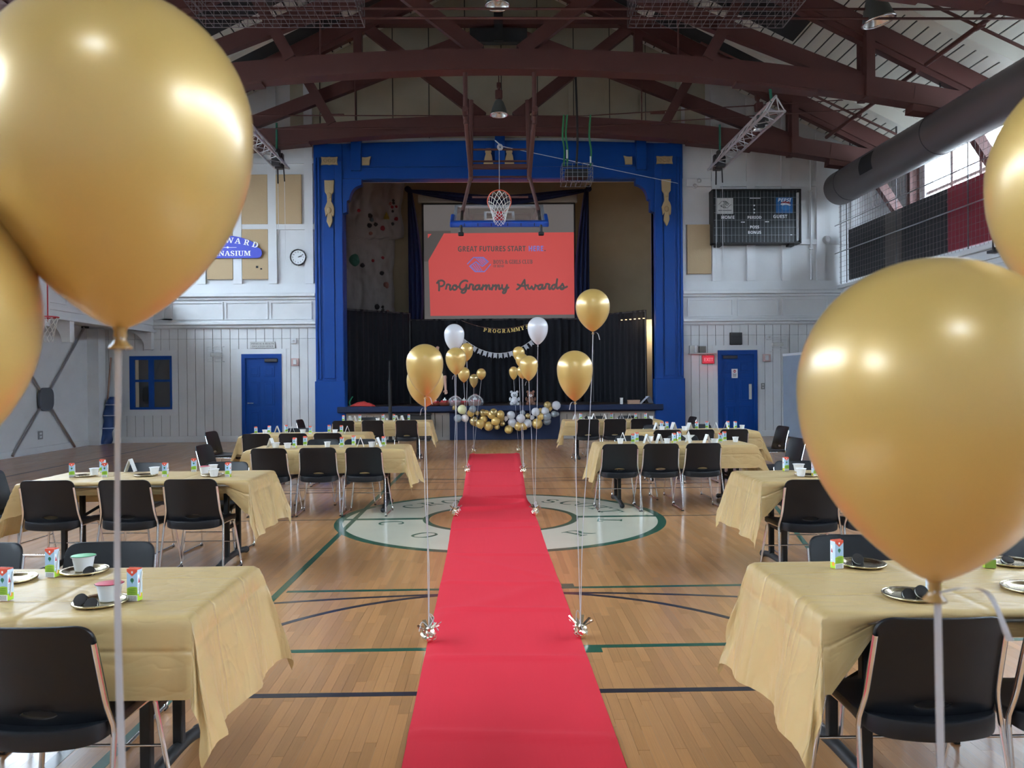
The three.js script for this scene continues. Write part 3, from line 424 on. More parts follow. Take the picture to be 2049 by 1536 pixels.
function gallery(name, x, wx, s) {                    // x = front face, wx = side wall
  const g = structure(name), bx = (a, b, y0, y1, d0 = FD, d1 = WD) => B(Math.min(x + s * a, x + s * b), Math.max(x + s * a, x + s * b), y0, y1, d0, d1), deep = Math.abs(wx - x);
  part(g, 'gallery_floor', bx(0.06, deep, 2.96, 3.2), mat.white);
  part(g, 'parapet', bx(0, 0.16, 2.87, 3.86), mat.white);
  part(g, 'parapet_cap', [RB(Math.min(x - s * 0.10, x + s * 0.26), Math.max(x - s * 0.10, x + s * 0.26), 3.86, 3.95, FD, WD, 0.02)], mat.trim);
  part(g, 'parapet_moulding', [bx(-0.05, 0, 3.68, 3.76), bx(-0.04, 0, 3.02, 3.09), bx(-0.06, 0, 2.84, 2.90)], mat.trim);
  for (let d = 1.2; d < WD - 2; d += 1.95) part(g, 'parapet_panel', [bx(-0.03, 0, 3.16, 3.20, d, d + 1.7), bx(-0.03, 0, 3.57, 3.61, d, d + 1.7), bx(-0.03, 0, 3.20, 3.57, d, d + 0.04), bx(-0.03, 0, 3.20, 3.57, d + 1.66, d + 1.7)], mat.trim);
  for (let d = WD - 0.12; d > 0; d -= 3.9) { const sh = new THREE.Shape(); sh.moveTo(0, 0); sh.lineTo(0.55, 0); sh.quadraticCurveTo(0.2, -0.1, 0.16, -0.46); sh.lineTo(0, -0.46); sh.closePath(); const e = extrude(sh, 0.16, 0.006); if (s < 0) e.scale(-1, 1, 1), e.index || flip(e); e.translate(x, 2.87, -d - 0.08); part(g, 'corbel', uvBox(e), mat.trim); }
  return g;
}
function flip(e) { const p = e.attributes.position, n = e.attributes.normal; for (let i = 0; i < p.count; i += 3) for (const a of [p, n]) { const t = [a.getX(i + 1), a.getY(i + 1), a.getZ(i + 1)]; a.setXYZ(i + 1, a.getX(i + 2), a.getY(i + 2), a.getZ(i + 2)); a.setXYZ(i + 2, ...t); } }
gallery('wall_left_gallery', GL, XL, -1); gallery('wall_right_gallery', GR, XR, 1);
{
  const f = structure('wall_front');
  part(f, 'wall_core', [B(XL - 0.25, -3.4, 0, 7.3, FD - 0.25, FD), B(3.7, XR + 0.25, 0, 7.3, FD - 0.25, FD), B(-3.4, 3.7, 0, 7.6, FD - 0.25, FD), B(-6, AX - 0.8, 7.3, 9.0, FD - 0.25, FD), B(AX + 0.8, 6.3, 7.3, 9.0, FD - 0.25, FD)], mat.white);
  const e = extrude(poly([[-9.8, 7.2], [-6, 7.2], [-6, 9.0], [6.3, 9.0], [6.3, 7.2], [10.1, 7.2], [AX, ROOF(AX) + 0.1]]), 0.25); e.translate(0, 0, -FD); part(f, 'gable', uvBox(e), mat.cream);
  part(f, 'window_frame', [B(AX - 0.8, AX + 0.8, 7.5, 7.6, FD - 0.2, FD + 0.02), B(AX - 0.03, AX + 0.03, 7.6, 9, FD - 0.2, FD)], mat.trim);
}
// blue-grey folding wall run under the right gallery
{
  const t = thing('folding_wall', 'tall blue-grey folding wall panels along the right side under the gallery', 'folding wall', 7.55, 0, 15.0), m = M([0.30, 0.36, 0.45], 0.6, { map: blotch });
  for (let k = 0; k < 6; k++) part(t, 'panel', RB(0, 0.09, 0.03, 2.10, -3.9 + 1.6 * k + 0.006, -3.9 + 1.6 * (k + 1) - 0.006, 0.008, 1), m);
  part(t, 'top_track', B(-0.01, 0.12, 2.10, 2.16, -3.9, 5.7), mat.trim); part(t, 'base_strip', B(0.01, 0.08, 0, 0.05, -3.9, 5.7), mat.darkSteel); part(t, 'end_return', B(0.09, 2.9, 0, 2.12, 5.55, 5.7), m);
}
// safety net, mats on the right gallery
{
  const nt = thing('safety_net', 'wire safety net stretched above the right gallery rail', 'net', 8.99, 3.95, 10), ws = [], D0 = -9.5, D1 = 10.55;
  for (let d = D0; d <= D1; d += 0.13) ws.push(B(-0.0025, 0.0025, 0, 2.9, d, d + 0.005)); for (let y = 0.05; y < 2.9; y += 0.13) ws.push(B(-0.0025, 0.0025, y, y + 0.005, D0, D1));
  const m = part(nt, 'net_mesh', ws, M([0.14, 0.11, 0.11], 0.7)); m.userData.kind = 'stuff';
  for (const y of [0.83, 1.56]) part(nt, 'cable', rod(V(0, y, D0), V(-0.02, y, 10.75), 0.014, 6), mat.steel);
  for (const d of [-5.6, -1.7, 2.2, 4.9, 7.6, 10.1, 10.45]) part(nt, 'net_pole', rod(V(0, 0, d), V(0, 2.9, d), 0.011, 8), mat.darkSteel);
  const mk = (c, lab, d0, d1, i) => { const t = thing('wall_mat', lab, 'mat', 9.19, 3.95, (d0 + d1) / 2), h = (d1 - d0) / 2 - 0.008; part(t, 'pad', RB(0, 0.05, 0.10, 1.40, -h, h, 0.016), c); part(t, 'strap', [B(-0.004, 0, 0.35, 0.39, -h, h), B(-0.004, 0, 1.1, 1.14, -h, h)], c); };
  const bk = M([0.016, 0.017, 0.02], 0.7), gy = M([0.075, 0.068, 0.062], 0.8), rd = M([0.20, 0.014, 0.03], 0.6);
  const bd = [20.45, 19.2, 18.5, 17.4, 16.6, 15.96], bl = ['farthest black mat on the right gallery rail, against the back wall', 'second black mat from the back wall on the right gallery rail', 'narrow dark grey mat between black mats on the gallery rail', 'black mat just nearer than the grey one on the gallery rail', 'black mat next to the first red mat on the gallery rail'];
  [[20.45, 18.55, bk], [18.55, 17.75, gy], [17.75, 16.8, bk], [16.8, 15.96, bk]].forEach(([b, a, c], i) => mk(c, [bl[0], bl[2], bl[3], bl[4]][i], a, b));
  mk(rd, 'red mat on the right gallery rail, next to the black mats', 14.6, 15.96); mk(rd, 'second red mat along the right gallery rail, by the balloons', 13.2, 14.6);
  const rl = thing('gallery_rail_post', 'dark steel bracket clamped on the right gallery parapet', 'bracket', 9.05, 3.75, 14.1); part(rl, 'upright', [B(-0.05, 0, 0, 0.42, -0.06, -0.02), B(-0.05, 0, 0, 0.42, 0.06, 0.10)], mat.darkSteel); part(rl, 'foot', RB(-0.14, 0.05, 0, 0.05, -0.08, 0.12, 0.008), mat.darkSteel);
}
// left wall fittings
{
  const br = thing('wall_brace', 'dark steel rods crossing at an oval plate on the left wall', 'brace', XL + 0.06, 0, 18.1);
  const hub = [1.2, 0.03];
  const r1 = [[0.04, -1.22], [2.98, 1.82]], r2 = [[0.03, 1.26], [2.5, -1.25]];
  for (const [a, b] of [r1, r2]) for (const q of [a, b]) part(br, 'rod', rod(V(0, q[0], q[1]), V(0, hub[0], hub[1]), 0.03, 10), mat.steel);
  const sh = rrect(0.56, 0.50, 0.2); const ho = new THREE.Path(); ho.absellipse(0, 0, 0.05, 0.13, 0, 7); sh.holes.push(ho); const e = extrude(sh, 0.03, 0.008); e.rotateY(Math.PI / 2); e.translate(0, hub[0], -hub[1]); part(br, 'hub_plate', e, M([0.13, 0.14, 0.155], 0.5, { metalness: 0.4 }));
  for (const q of [r1[1], r2[1]]) part(br, 'end_bracket', RB(-0.07, 0.05, q[0] - 0.07, q[0] + 0.07, q[1] - 0.08, q[1] + 0.08, 0.01), mat.darkSteel);
  const ol = thing('wall_outlet', 'grey outlet plate on the left wall under the crossing steel rods', 'outlet', XL + 0.005, 0.40, 18.0); const c = M([0.30, 0.30, 0.31], 0.5); part(ol, 'plate', RB(0, 0.015, -0.09, 0.09, -0.09, 0.09, 0.006), c); part(ol, 'socket', [RB(0.008, 0.022, 0.015, 0.06, -0.04, 0.04, 0.006), RB(0.008, 0.022, -0.06, -0.015, -0.04, 0.04, 0.006)], mat.trim);
  const pp = thing('paper_chart', 'small ruled paper chart pinned to the left wall beside the balloon', 'chart', XL + 0.01, 2.18, 17.2); part(pp, 'sheet', B(0, 0.004, -0.28, 0.28, -0.2, 0.2), mat.paper); part(pp, 'ruled_lines', Array.from({ length: 6 }, (_, k) => B(0.004, 0.006, -0.24 + k * 0.09, -0.225 + k * 0.09, -0.18, 0.18)), M([0.5, 0.5, 0.52], 0.8));
  // rolled net and pole leaning in the corner
  const rn = thing('rolled_net', 'rolled blue cloth bundle tied round a wooden pole leaning in the left corner', 'net bundle', -9.86, 0, 20.3);
  part(rn, 'pole', rod(V(-0.03, 0.02, 0.02), V(0.06, 2.2, 0.24), 0.022, 10), M([0.30, 0.17, 0.12], 0.6));
  part(rn, 'cloth_roll', grid(26, 40, (u, v) => { const a = u * Math.PI * 2, r = (0.15 + 0.012 * Math.sin(v * 23) + 0.022 * Math.sin(3 * a + v * 14)) * (v > 0.96 ? 0.75 : 1); return V(-0.02 + 0.20 * v + r * Math.cos(a), 0.02 + 1.18 * v, 0.02 + 0.1 * v + r * 0.8 * Math.sin(a)); }), M([0.012, 0.045, 0.16], 0.6, { side: THREE.DoubleSide }));
  part(rn, 'tie', [0.35, 0.62, 0.85].map((v) => { const g = new THREE.TorusGeometry(0.17, 0.014, 6, 20); g.rotateX(Math.PI / 2); g.scale(1, 1, 0.85); g.translate(-0.02 + 0.2 * v, 1.18 * v, -0.02 - 0.1 * v); return g; }), M([0.5, 0.55, 0.65], 0.5));
  // side hoop on the left gallery front
  const sh2 = thing('side_hoop', 'white basketball backboard with orange rim on the left gallery front', 'basketball hoop', GL + 0.02, 2.72, 14.9);
  part(sh2, 'backboard', RB(0.05, 0.09, -0.05, 1.10, -0.75, 0.85, 0.012), mat.trim); part(sh2, 'board_line', [B(0.09, 0.096, 0.02, 1.04, 0.74, 0.78), B(0.09, 0.096, 0.02, 1.04, -0.70, -0.66), B(0.09, 0.096, 1.0, 1.04, -0.7, 0.78)], M([0.5, 0.03, 0.04], 0.5));
  const rg = new THREE.TorusGeometry(0.228, 0.012, 8, 40); rg.rotateX(Math.PI / 2); rg.translate(0.46, 0.06, 0); part(sh2, 'rim', rg, M([0.55, 0.035, 0.05], 0.45)); part(sh2, 'rim_bracket', [RB(0.09, 0.26, -0.02, 0.07, -0.06, 0.06, 0.01), bar(V(0.1, -0.06, 0.1), V(0.3, 0.05, 0.12), 0.015, 0.03)], M([0.55, 0.035, 0.05], 0.45));
  part(sh2, 'net', netStrands(V(0.46, 0.05, 0), new THREE.Vector3(1, 0, 0), new THREE.Vector3(0, 0, 1), V(0.46, -0.40, 0), 0.225, 0.13, 6), mat.paper);
}
function netStrands(c0, ax, ay, c1, r0, r1, rows) {   // knotted basketball net between two rings
  const n = 12, at = (k, j) => { const t = j / rows, a = (k + (j % 2) * 0.5) / n * Math.PI * 2, r = lerp(r0, r1, Math.pow(t, 0.75)); return c0.clone().lerp(c1, t).addScaledVector(ax, r * Math.cos(a)).addScaledVector(ay, r * Math.sin(a)); }, out = [];
  for (let j = 0; j < rows; j++) for (let k = 0; k < n; k++) { const p = at(k, j), q = at(k, j + 1), s = at(k + (j % 2 ? 1 : -1), j + 1); out.push(rod(p, q, 0.005, 4), rod(p, s, 0.005, 4)); }
  return out;
}

// ---------------------------------------------------------------- roof
const slope = Math.atan(0.495);
{
  const c = structure('ceiling');
  for (const s of [-1, 1]) {
    const at = (run, d, drop) => V(AX + s * run, 12.16 - 0.495 * run - drop, d);
    part(c, 'roof_sheathing', (() => { const e = extrude(poly([[AX, 12.2], [AX + s * 10.62, 12.2 - 0.495 * 10.62], [AX + s * 10.62, 12.5 - 0.495 * 10.62], [AX, 12.5]]), 27); if (s < 0) flip(e); e.translate(0, 0, -WD - 0.6); return uvBox(e); })(), mat.dark);
    const n = 47, step = 10.58 / Math.cos(slope) / n;
    for (let k = 0; k < n; k++) {
      const along = (k + 0.5) * step, run = along * Math.cos(slope), g = new THREE.BoxGeometry(step - 0.032, 0.03, WD - FD); uvBox(g); g.rotateZ(-s * slope); g.translate(AX + s * run, 12.16 - 0.495 * run + 0.012, -(WD + FD) / 2);
      part(c, 'plank', g, mat.roofPlank);
    }
    for (const d of [18.15, 14.35, 10.4, 6.5, 2.6]) part(c, 'rafter', bar(at(0.1, d, 0.16), at(10.4, d, 0.16), 0.2, 0.30), mat.roofPlank);
    for (const d of [18.5, 16.6, 14.6, 12.7, 10.7, 8.8, 6.8]) part(c, 'acoustic_baffle', [bar(at(1.2, d, 0.12), at(3.3, d, 0.12), 1.25, 0.05), bar(at(3.7, d, 0.12), at(6.4, d, 0.12), 1.25, 0.05)], mat.dark);
  }
  part(c, 'ridge_beam', bar(V(AX, 11.95, FD), V(AX, 11.95, WD), 0.16, 0.36), mat.brown);
}
function roofTruss(label, D) {
  const t = thing('roof_truss', label, 'roof truss', AX, 0, D, 0, 'arched brown timber trusses'), br = mat.brown, half = 9.5;
  const yb = (x) => 7.56 - x * x / 98, ch = [], N = 40;
  const sec = (x0, x1, h0, h1, w) => { // one swept timber with the arch of the chord
    const g = new THREE.BoxGeometry(1, 1, w, N, 1, 1), p = g.attributes.position; for (let i = 0; i < p.count; i++) { const x = lerp(x0, x1, p.getX(i) + 0.5); p.setXYZ(i, x, yb(x) + lerp(h0, h1, p.getY(i) + 0.5), p.getZ(i)); } g.computeVertexNormals(); return uvBox(g); };
  part(t, 'bottom_chord', [sec(-half, half, 0, 0.09, 0.34), sec(-half, half, 0.10, 0.41, 0.28)], br);
  part(t, 'splice_plate', [sec(-1.2, 1.2, 0.02, 0.14, 0.36), sec(-6.2, -4.6, -0.05, 0.0, 0.3), sec(4.6, 6.2, -0.05, 0, 0.3)], br);
  for (const s of [-1, 1]) {
    const up = (x, o) => 12.16 - 0.495 * x - o;
    part(t, 'top_chord', [bar(V(0, up(0, 0.2), 0), V(s * 10.1, up(10.1, 0.2), 0), 0.24, 0.34), bar(V(s * 0.3, up(0.3, 0.45), 0), V(s * 9.4, up(9.4, 0.42), 0), 0.16, 0.16)], br);
    part(t, 'scissor_beam', bar(V(0, 10.20, 0.14), V(s * 9.3, 6.62, 0.14), 0.16, 0.30), br);
    part(t, 'queen_post', bar(V(s * 3.42, up(3.42, 0.3), 0), V(s * 3.42, 8.95, 0), 0.2, 0.2), br);
    part(t, 'tie_rod', rod(V(s * 3.5, 9.0, 0), V(s * 3.5, 7.9, 0), 0.018), br);
    part(t, 'web_brace', bar(V(s * 3.2, 10.14, 0.02), V(s * 0.4, 7.96, 0.02), 0.16, 0.26), br);
    part(t, 'strut', bar(V(s * 4.85, up(4.85, 0.55), -0.1), V(s * 4.05, 7.78, -0.1), 0.13, 0.22), br);
    part(t, 'post', [bar(V(s * 7.22, up(7.22, 0.3), -0.13), V(s * 7.22, 7.02, -0.13), 0.17, 0.17), bar(V(s * 7.22, up(7.22, 0.3), 0.16), V(s * 7.22, 7.02, 0.16), 0.15, 0.15)], br);
    part(t, 'bearing_gusset', bar(V(s * 8.1, 7.0, 0), V(s * 9.6, 6.82, 0), 0.3, 0.5), br);
    part(t, 'knee_brace', bar(V(s * 10.2, 5.1, 0), V(s * 9.2, 6.6, 0), 0.18, 0.22), br);
    part(t, 'wall_post', bar(V(s * 10.22, 3.2, 0), V(s * 10.22, 7.0, 0), 0.24, 0.2), br);
  }
  part(t, 'collar_beam', bar(V(-3.5, 10.28, 0), V(3.5, 10.28, 0), 0.22, 0.18), br);
  part(t, 'apex_plate', [bar(V(-0.7, 9.95, 0.04), V(0.7, 9.95, 0.04), 0.2, 0.34), bar(V(0, 9.8, 0), V(0, 11.7, 0), 0.22, 0.22)], mat.dark);
  return t;
}
const tr0 = roofTruss('brown arched timber truss nearest the stage wall', 19.5);
copyOf(tr0, 'brown arched timber truss carrying the basketball hoop, second from the stage', AX, 0, 15.6);
copyOf(tr0, 'brown timber truss nearest the viewer, mostly above the picture', AX, 0, 11.7);
{
  // sprinkler pipes, tie cables
  for (const [d, lab] of [[17.9, 'dark sprinkler pipe sloping under the roof in the far bay'], [13.3, 'dark sprinkler pipe sloping under the roof in the near bay']]) {
    const t = thing('sprinkler_pipe', lab, 'pipe', AX, 0, d);
    part(t, 'main_pipe', rod(V(8.2, 7.55, -2.4), V(8.2, 7.55, 1.9), 0.045), mat.brown);
    part(t, 'branch_pipe', [rod(V(4.6, 9.2, 0.2), V(9.1, 7.1, 0.2), 0.028), rod(V(8.2, 7.53, 0.1), V(8.2, 7.55, 0.3), 0.06)], mat.brown); part(t, 'sprinkler_head', [rod(V(9.1, 7.1, 0.2), V(9.1, 7.28, 0.2), 0.02), rod(V(6.2, 8.5, 0.2), V(6.2, 8.62, 0.2), 0.025)], mat.darkSteel);
  }
  const tc = thing('tie_cable', 'pair of thin steel tie cables crossing in front of the far truss', 'cable', AX, 7.88, 19.1);
  part(tc, 'cable', [rod(V(-8.6, 0.02, 0), V(2, -0.02, 0), 0.014, 6), rod(V(2, -0.02, 0), V(8.6, 0.05, -1), 0.014, 6)], mat.brown); part(tc, 'cable', [rod(V(-8.6, -0.32, 0), V(2, -0.28, 0), 0.014, 6), rod(V(2, -0.28, 0), V(8.6, -0.18, -1), 0.014, 6)], mat.brown);
  part(tc, 'turnbuckle', [RB(-4.0, -3.7, -0.01, 0.04, -0.03, 0.03, 0.012), RB(3.6, 3.95, -0.03, 0.03, -0.2, -0.14, 0.012), RB(3.6, 3.95, -0.28, -0.22, -0.2, -0.14, 0.012)], mat.brown);
  const cp = thing('cross_pipe', 'pair of thin reddish pipes crossing high in front of the hoop truss', 'pipe', AX, 7.42, 13.0);
  part(cp, 'pipe', rod(V(-9, 0.02, 0), V(9, 0.02, 0), 0.022), mat.brown); part(cp, 'pipe', rod(V(-9, 0.22, 0.1), V(9, 0.22, 0.1), 0.022), mat.brown);
  // round duct
  const du = thing('air_duct', 'long round dark spiral air duct along the right side under the roof', 'duct', 8.86, 6.36, 8);
  const N = 260, dg = grid(36, N, (u, v) => { const a = u * Math.PI * 2, d = lerp(12.2, -11.5, v), r = 0.42 + (((v * N) | 0) % 2 ? 0.004 : 0); return V(r * Math.cos(a), r * Math.sin(a), d); }); part(du, 'duct_body', dg, P([0.125, 0.11, 0.112], 0.45, { metalness: 0.3, side: THREE.DoubleSide }));
  const cap = new THREE.CircleGeometry(0.42, 36); cap.rotateY(Math.PI); cap.translate(0, 0, -12.2); part(du, 'end_cap', cap, M([0.10, 0.09, 0.09], 0.6, { side: THREE.DoubleSide }));
  for (const d of [9.6, 3.1]) { const sh = grid(8, 6, (u, v) => { const a = lerp(2.55, 3.55, u), r = 0.432; return V(r * Math.cos(a), r * Math.sin(a), d + lerp(0, 0.62, v)); }); part(du, 'grille', sh, M([0.012, 0.012, 0.014], 0.8, { side: THREE.DoubleSide })); }
  for (const d of [11.6, 7.6, 3.7, -0.2]) { part(du, 'hanger', [rod(V(0, 0.42, d), V(0, 1.0, d), 0.012, 6)], mat.darkSteel); const g = new THREE.TorusGeometry(0.425, 0.01, 6, 40); g.translate(0, 0, -d); part(du, 'strap', g, mat.darkSteel); }
  // high-bay lamps, off
  const bell = lathe([[0.0, 0.34], [0.07, 0.34], [0.10, 0.30], [0.155, 0.17], [0.185, 0.06], [0.20, 0.02], [0.205, 0.0], [0.192, 0.0], [0.17, 0.06], [0.14, 0.16], [0.08, 0.29], [0.0, 0.30]], 40);
  const lamp = (label, X, Y, D, tilt, k) => {
    const t = thing('bay_lamp', label, 'lamp', X, Y, D, 0, 'high-bay lamps under the trusses'); t.scale.setScalar(k); t.rotation.z = tilt;
    part(t, 'shade', bell, M([0.11, 0.12, 0.11], 0.45, { metalness: 0.3, side: THREE.DoubleSide })); const rg = new THREE.TorusGeometry(0.2, 0.014, 8, 40); rg.rotateX(Math.PI / 2); part(t, 'rim', rg, mat.chrome);
    part(t, 'reflector', lathe([[0.19, 0.006], [0.165, 0.06], [0.13, 0.16], [0.02, 0.22]], 32), M([0.85, 0.85, 0.83], 0.25, { metalness: 0.9, side: THREE.DoubleSide })); const b = new THREE.SphereGeometry(0.05, 16, 12); b.scale(1, 1.5, 1); b.translate(0, 0.10, 0); part(t, 'bulb', b, M([0.9, 0.9, 0.88], 0.3));
    part(t, 'ballast', [RB(-0.085, 0.085, 0.38, 0.56, -0.085, 0.085, 0.03), RB(-0.05, 0.05, 0.62, 0.74, -0.05, 0.05, 0.02), rod(V(0, 0.34, 0), V(0, 0.64, 0), 0.035)], mat.brown); part(t, 'stem', rod(V(0, 0.7, 0), V(0, 1.15, 0), 0.012), mat.brown); return t;
  };
  lamp('bell-shaped grey lamp hanging at the centre below the hoop truss', 0.14, 7.36, 17.5, 0, 0.95);
  lamp('bell-shaped grey lamp cut by the middle of the top picture edge', 0.10, 7.92, 13.6, 0, 1.0);
  lamp('tilted grey lamp behind the right aluminium lighting truss', 5.95, 7.06, 17.5, 0.14, 1.0);
  lamp('large tilted grey lamp near the top right under the white planks', 6.42, 7.44, 13.1, 0.2, 1.3);
  // wire cages high up
  for (const [x, lab] of [[-3.4, 'wide wire cage high on the left in front of the truss'], [3.55, 'wide wire cage high on the right in front of the truss']]) {
    const t = thing('wire_basket', lab, 'wire cage', x, 7.37, 12.6), ws = []; const m = M([0.20, 0.17, 0.18], 0.5, { metalness: 0.4 });
    for (let k = 0; k <= 19; k++) { const q = -1.3 + k * 0.137; ws.push(B(q, q + 0.006, 0, 0.006, -0.6, 0.6), B(q, q + 0.008, 0, 0.6, 0.592, 0.6), B(q, q + 0.008, 0, 0.6, -0.6, -0.592)); }
    for (let k = 0; k <= 8; k++) { const q = -0.6 + k * 0.15; ws.push(B(-1.3, 1.3, 0, 0.008, q, q + 0.008), B(-1.3, -1.292, 0, 0.6, q, q + 0.008), B(1.292, 1.3, 0, 0.6, q, q + 0.008)); }
    for (let k = 0; k <= 4; k++) { const y = k * 0.148; ws.push(B(-1.3, 1.3, y, y + 0.008, 0.592, 0.6), B(-1.3, 1.3, y, y + 0.008, -0.6, -0.592), B(-1.3, -1.292, y, y + 0.008, -0.6, 0.6), B(1.292, 1.3, y, y + 0.008, -0.6, 0.6)); }
    part(t, 'wire_mesh', ws, m); part(t, 'frame_bar', [rod(V(-1.3, 0.6, 0.6), V(1.3, 0.6, 0.6), 0.014), rod(V(-1.3, 0.6, -0.6), V(1.3, 0.6, -0.6), 0.014)], m); part(t, 'hanger', [rod(V(-1.0, 0.6, 0.6), V(-1.0, 1.6, 0.6), 0.012), rod(V(1.0, 0.6, 0.6), V(1.0, 1.6, 0.6), 0.012)], m);
  }
  // aluminium lighting trusses
  const at = thing('lighting_truss', 'silver aluminium lighting truss hanging on the right in front of the gable', 'lighting truss', 5.5, 6.83, 17.5);
  const L = 2.15, tri = [[-0.17, -0.12], [0.17, -0.12], [0, 0.17]];
  for (const [x, y] of tri) part(at, 'chord_tube', rod(V(x, y, -L), V(x, y, L), 0.028, 10), mat.alu);
  const webs = []; for (let k = 0; k < 16; k++) { const d0 = -L + k * (2 * L / 16), d1 = d0 + 2 * L / 16; tri.forEach((p, i) => { const q = tri[(i + 1) % 3]; webs.push(k % 2 ? rod(V(...p, d0), V(...q, d1), 0.011, 6) : rod(V(...q, d0), V(...p, d1), 0.011, 6)); }); } for (const d of [-L, L]) tri.forEach((p, i) => webs.push(rod(V(...p, d), V(...tri[(i + 1) % 3], d), 0.014, 6)));
  part(at, 'lacing', webs, mat.alu); part(at, 'clamp', [RB(-0.1, 0.1, -0.2, 0.2, 1.55, 1.7, 0.02), RB(-0.1, 0.1, -0.2, 0.18, 1.85, 2.0, 0.02), RB(-0.08, 0.08, -0.16, 0.1, -1.3, -1.2, 0.02)], mat.darkSteel);
  part(at, 'sling', [rod(V(0, 0.14, -1.9), V(-0.05, 0.6, -1.9), 0.03, 8), rod(V(0, 0.14, 1.7), V(0, 0.85, 1.7), 0.025, 8)], M([0.01, 0.14, 0.09], 0.6), 'green sling');
  part(at, 'drop_cord', [rod(V(-0.04, -0.1, 1.9), V(-0.04, -0.55, 1.92), 0.018, 6), rod(V(0.10, -0.1, 1.9), V(0.12, -0.5, 1.92), 0.015, 6)], mat.black); part(at, 'drop_cord', [rod(V(-0.04, -0.5, 1.92), V(-0.04, -2.6, 1.94), 0.006, 5), rod(V(0.12, -0.5, 1.92), V(0.12, -2.55, 1.94), 0.006, 5)], mat.trim);
  const a2 = copyOf(at, 'silver aluminium lighting truss on the left, half behind the largest balloon', -5.2, 6.92, 17.6);
  // projector cage on green straps
  const pc = thing('projector_cage', 'grey wire cage with a projector hanging on green straps', 'projector cage', 1.78, 5.74, 17.0), ws = [], cg = M([0.22, 0.24, 0.27], 0.5, { metalness: 0.4 });
  for (let k = 0; k <= 6; k++) { const q = -0.32 + k * 0.107; for (const d of [-0.25, 0.25]) ws.push(B(q - 0.005, q + 0.005, -0.02, 0.36, d, d + 0.008)); ws.push(B(q - 0.005, q + 0.005, -0.02, -0.012, -0.25, 0.25)); } for (let k = 0; k <= 4; k++) { const y = -0.02 + k * 0.095; for (const d of [-0.25, 0.25]) ws.push(B(-0.32, 0.32, y - 0.004, y + 0.004, d, d + 0.008)); for (const x of [-0.32, 0.32]) ws.push(B(x - 0.004, x + 0.004, y - 0.004, y + 0.004, -0.25, 0.25)); }
  part(pc, 'wire_cage', ws, cg); part(pc, 'projector', RB(-0.24, 0.24, 0.10, 0.26, -0.18, 0.18, 0.02), mat.black); const ln = lathe([[0, 0], [0.05, 0], [0.055, 0.03], [0.04, 0.035], [0, 0.03]], 20); ln.rotateX(-Math.PI / 2); ln.translate(-0.1, 0.18, -0.18); part(pc, 'lens', ln, mat.chrome);
  for (const x of [-0.27, -0.2, 0.30]) part(pc, 'strap', tube([V(x, 0.36, 0), V(x + 0.02, 0.7, 0.02), V(x - 0.02, 1.0, -0.01), V(x + 0.01, 1.45, 0)], 0.022, 24, 6), M([0.015, 0.17, 0.06], 0.6), 'green strap'); part(pc, 'cord', tube([V(0, 0.34, 0), V(0.03, 1.0, 0), V(0, 2.25, 0)], 0.026, 16, 6), mat.black); part(pc, 'tie', [rod(V(-0.2, 0.52, -0.02), V(-0.2, 0.7, -0.02), 0.02, 6), rod(V(0.3, 0.42, -0.02), V(0.3, 0.56, -0.02), 0.018, 6)], mat.trim);
  part(pc, 'hook', [rod(V(-0.3, 0.36, 0), V(0.3, 0.36, 0), 0.014)], mat.darkSteel);
}
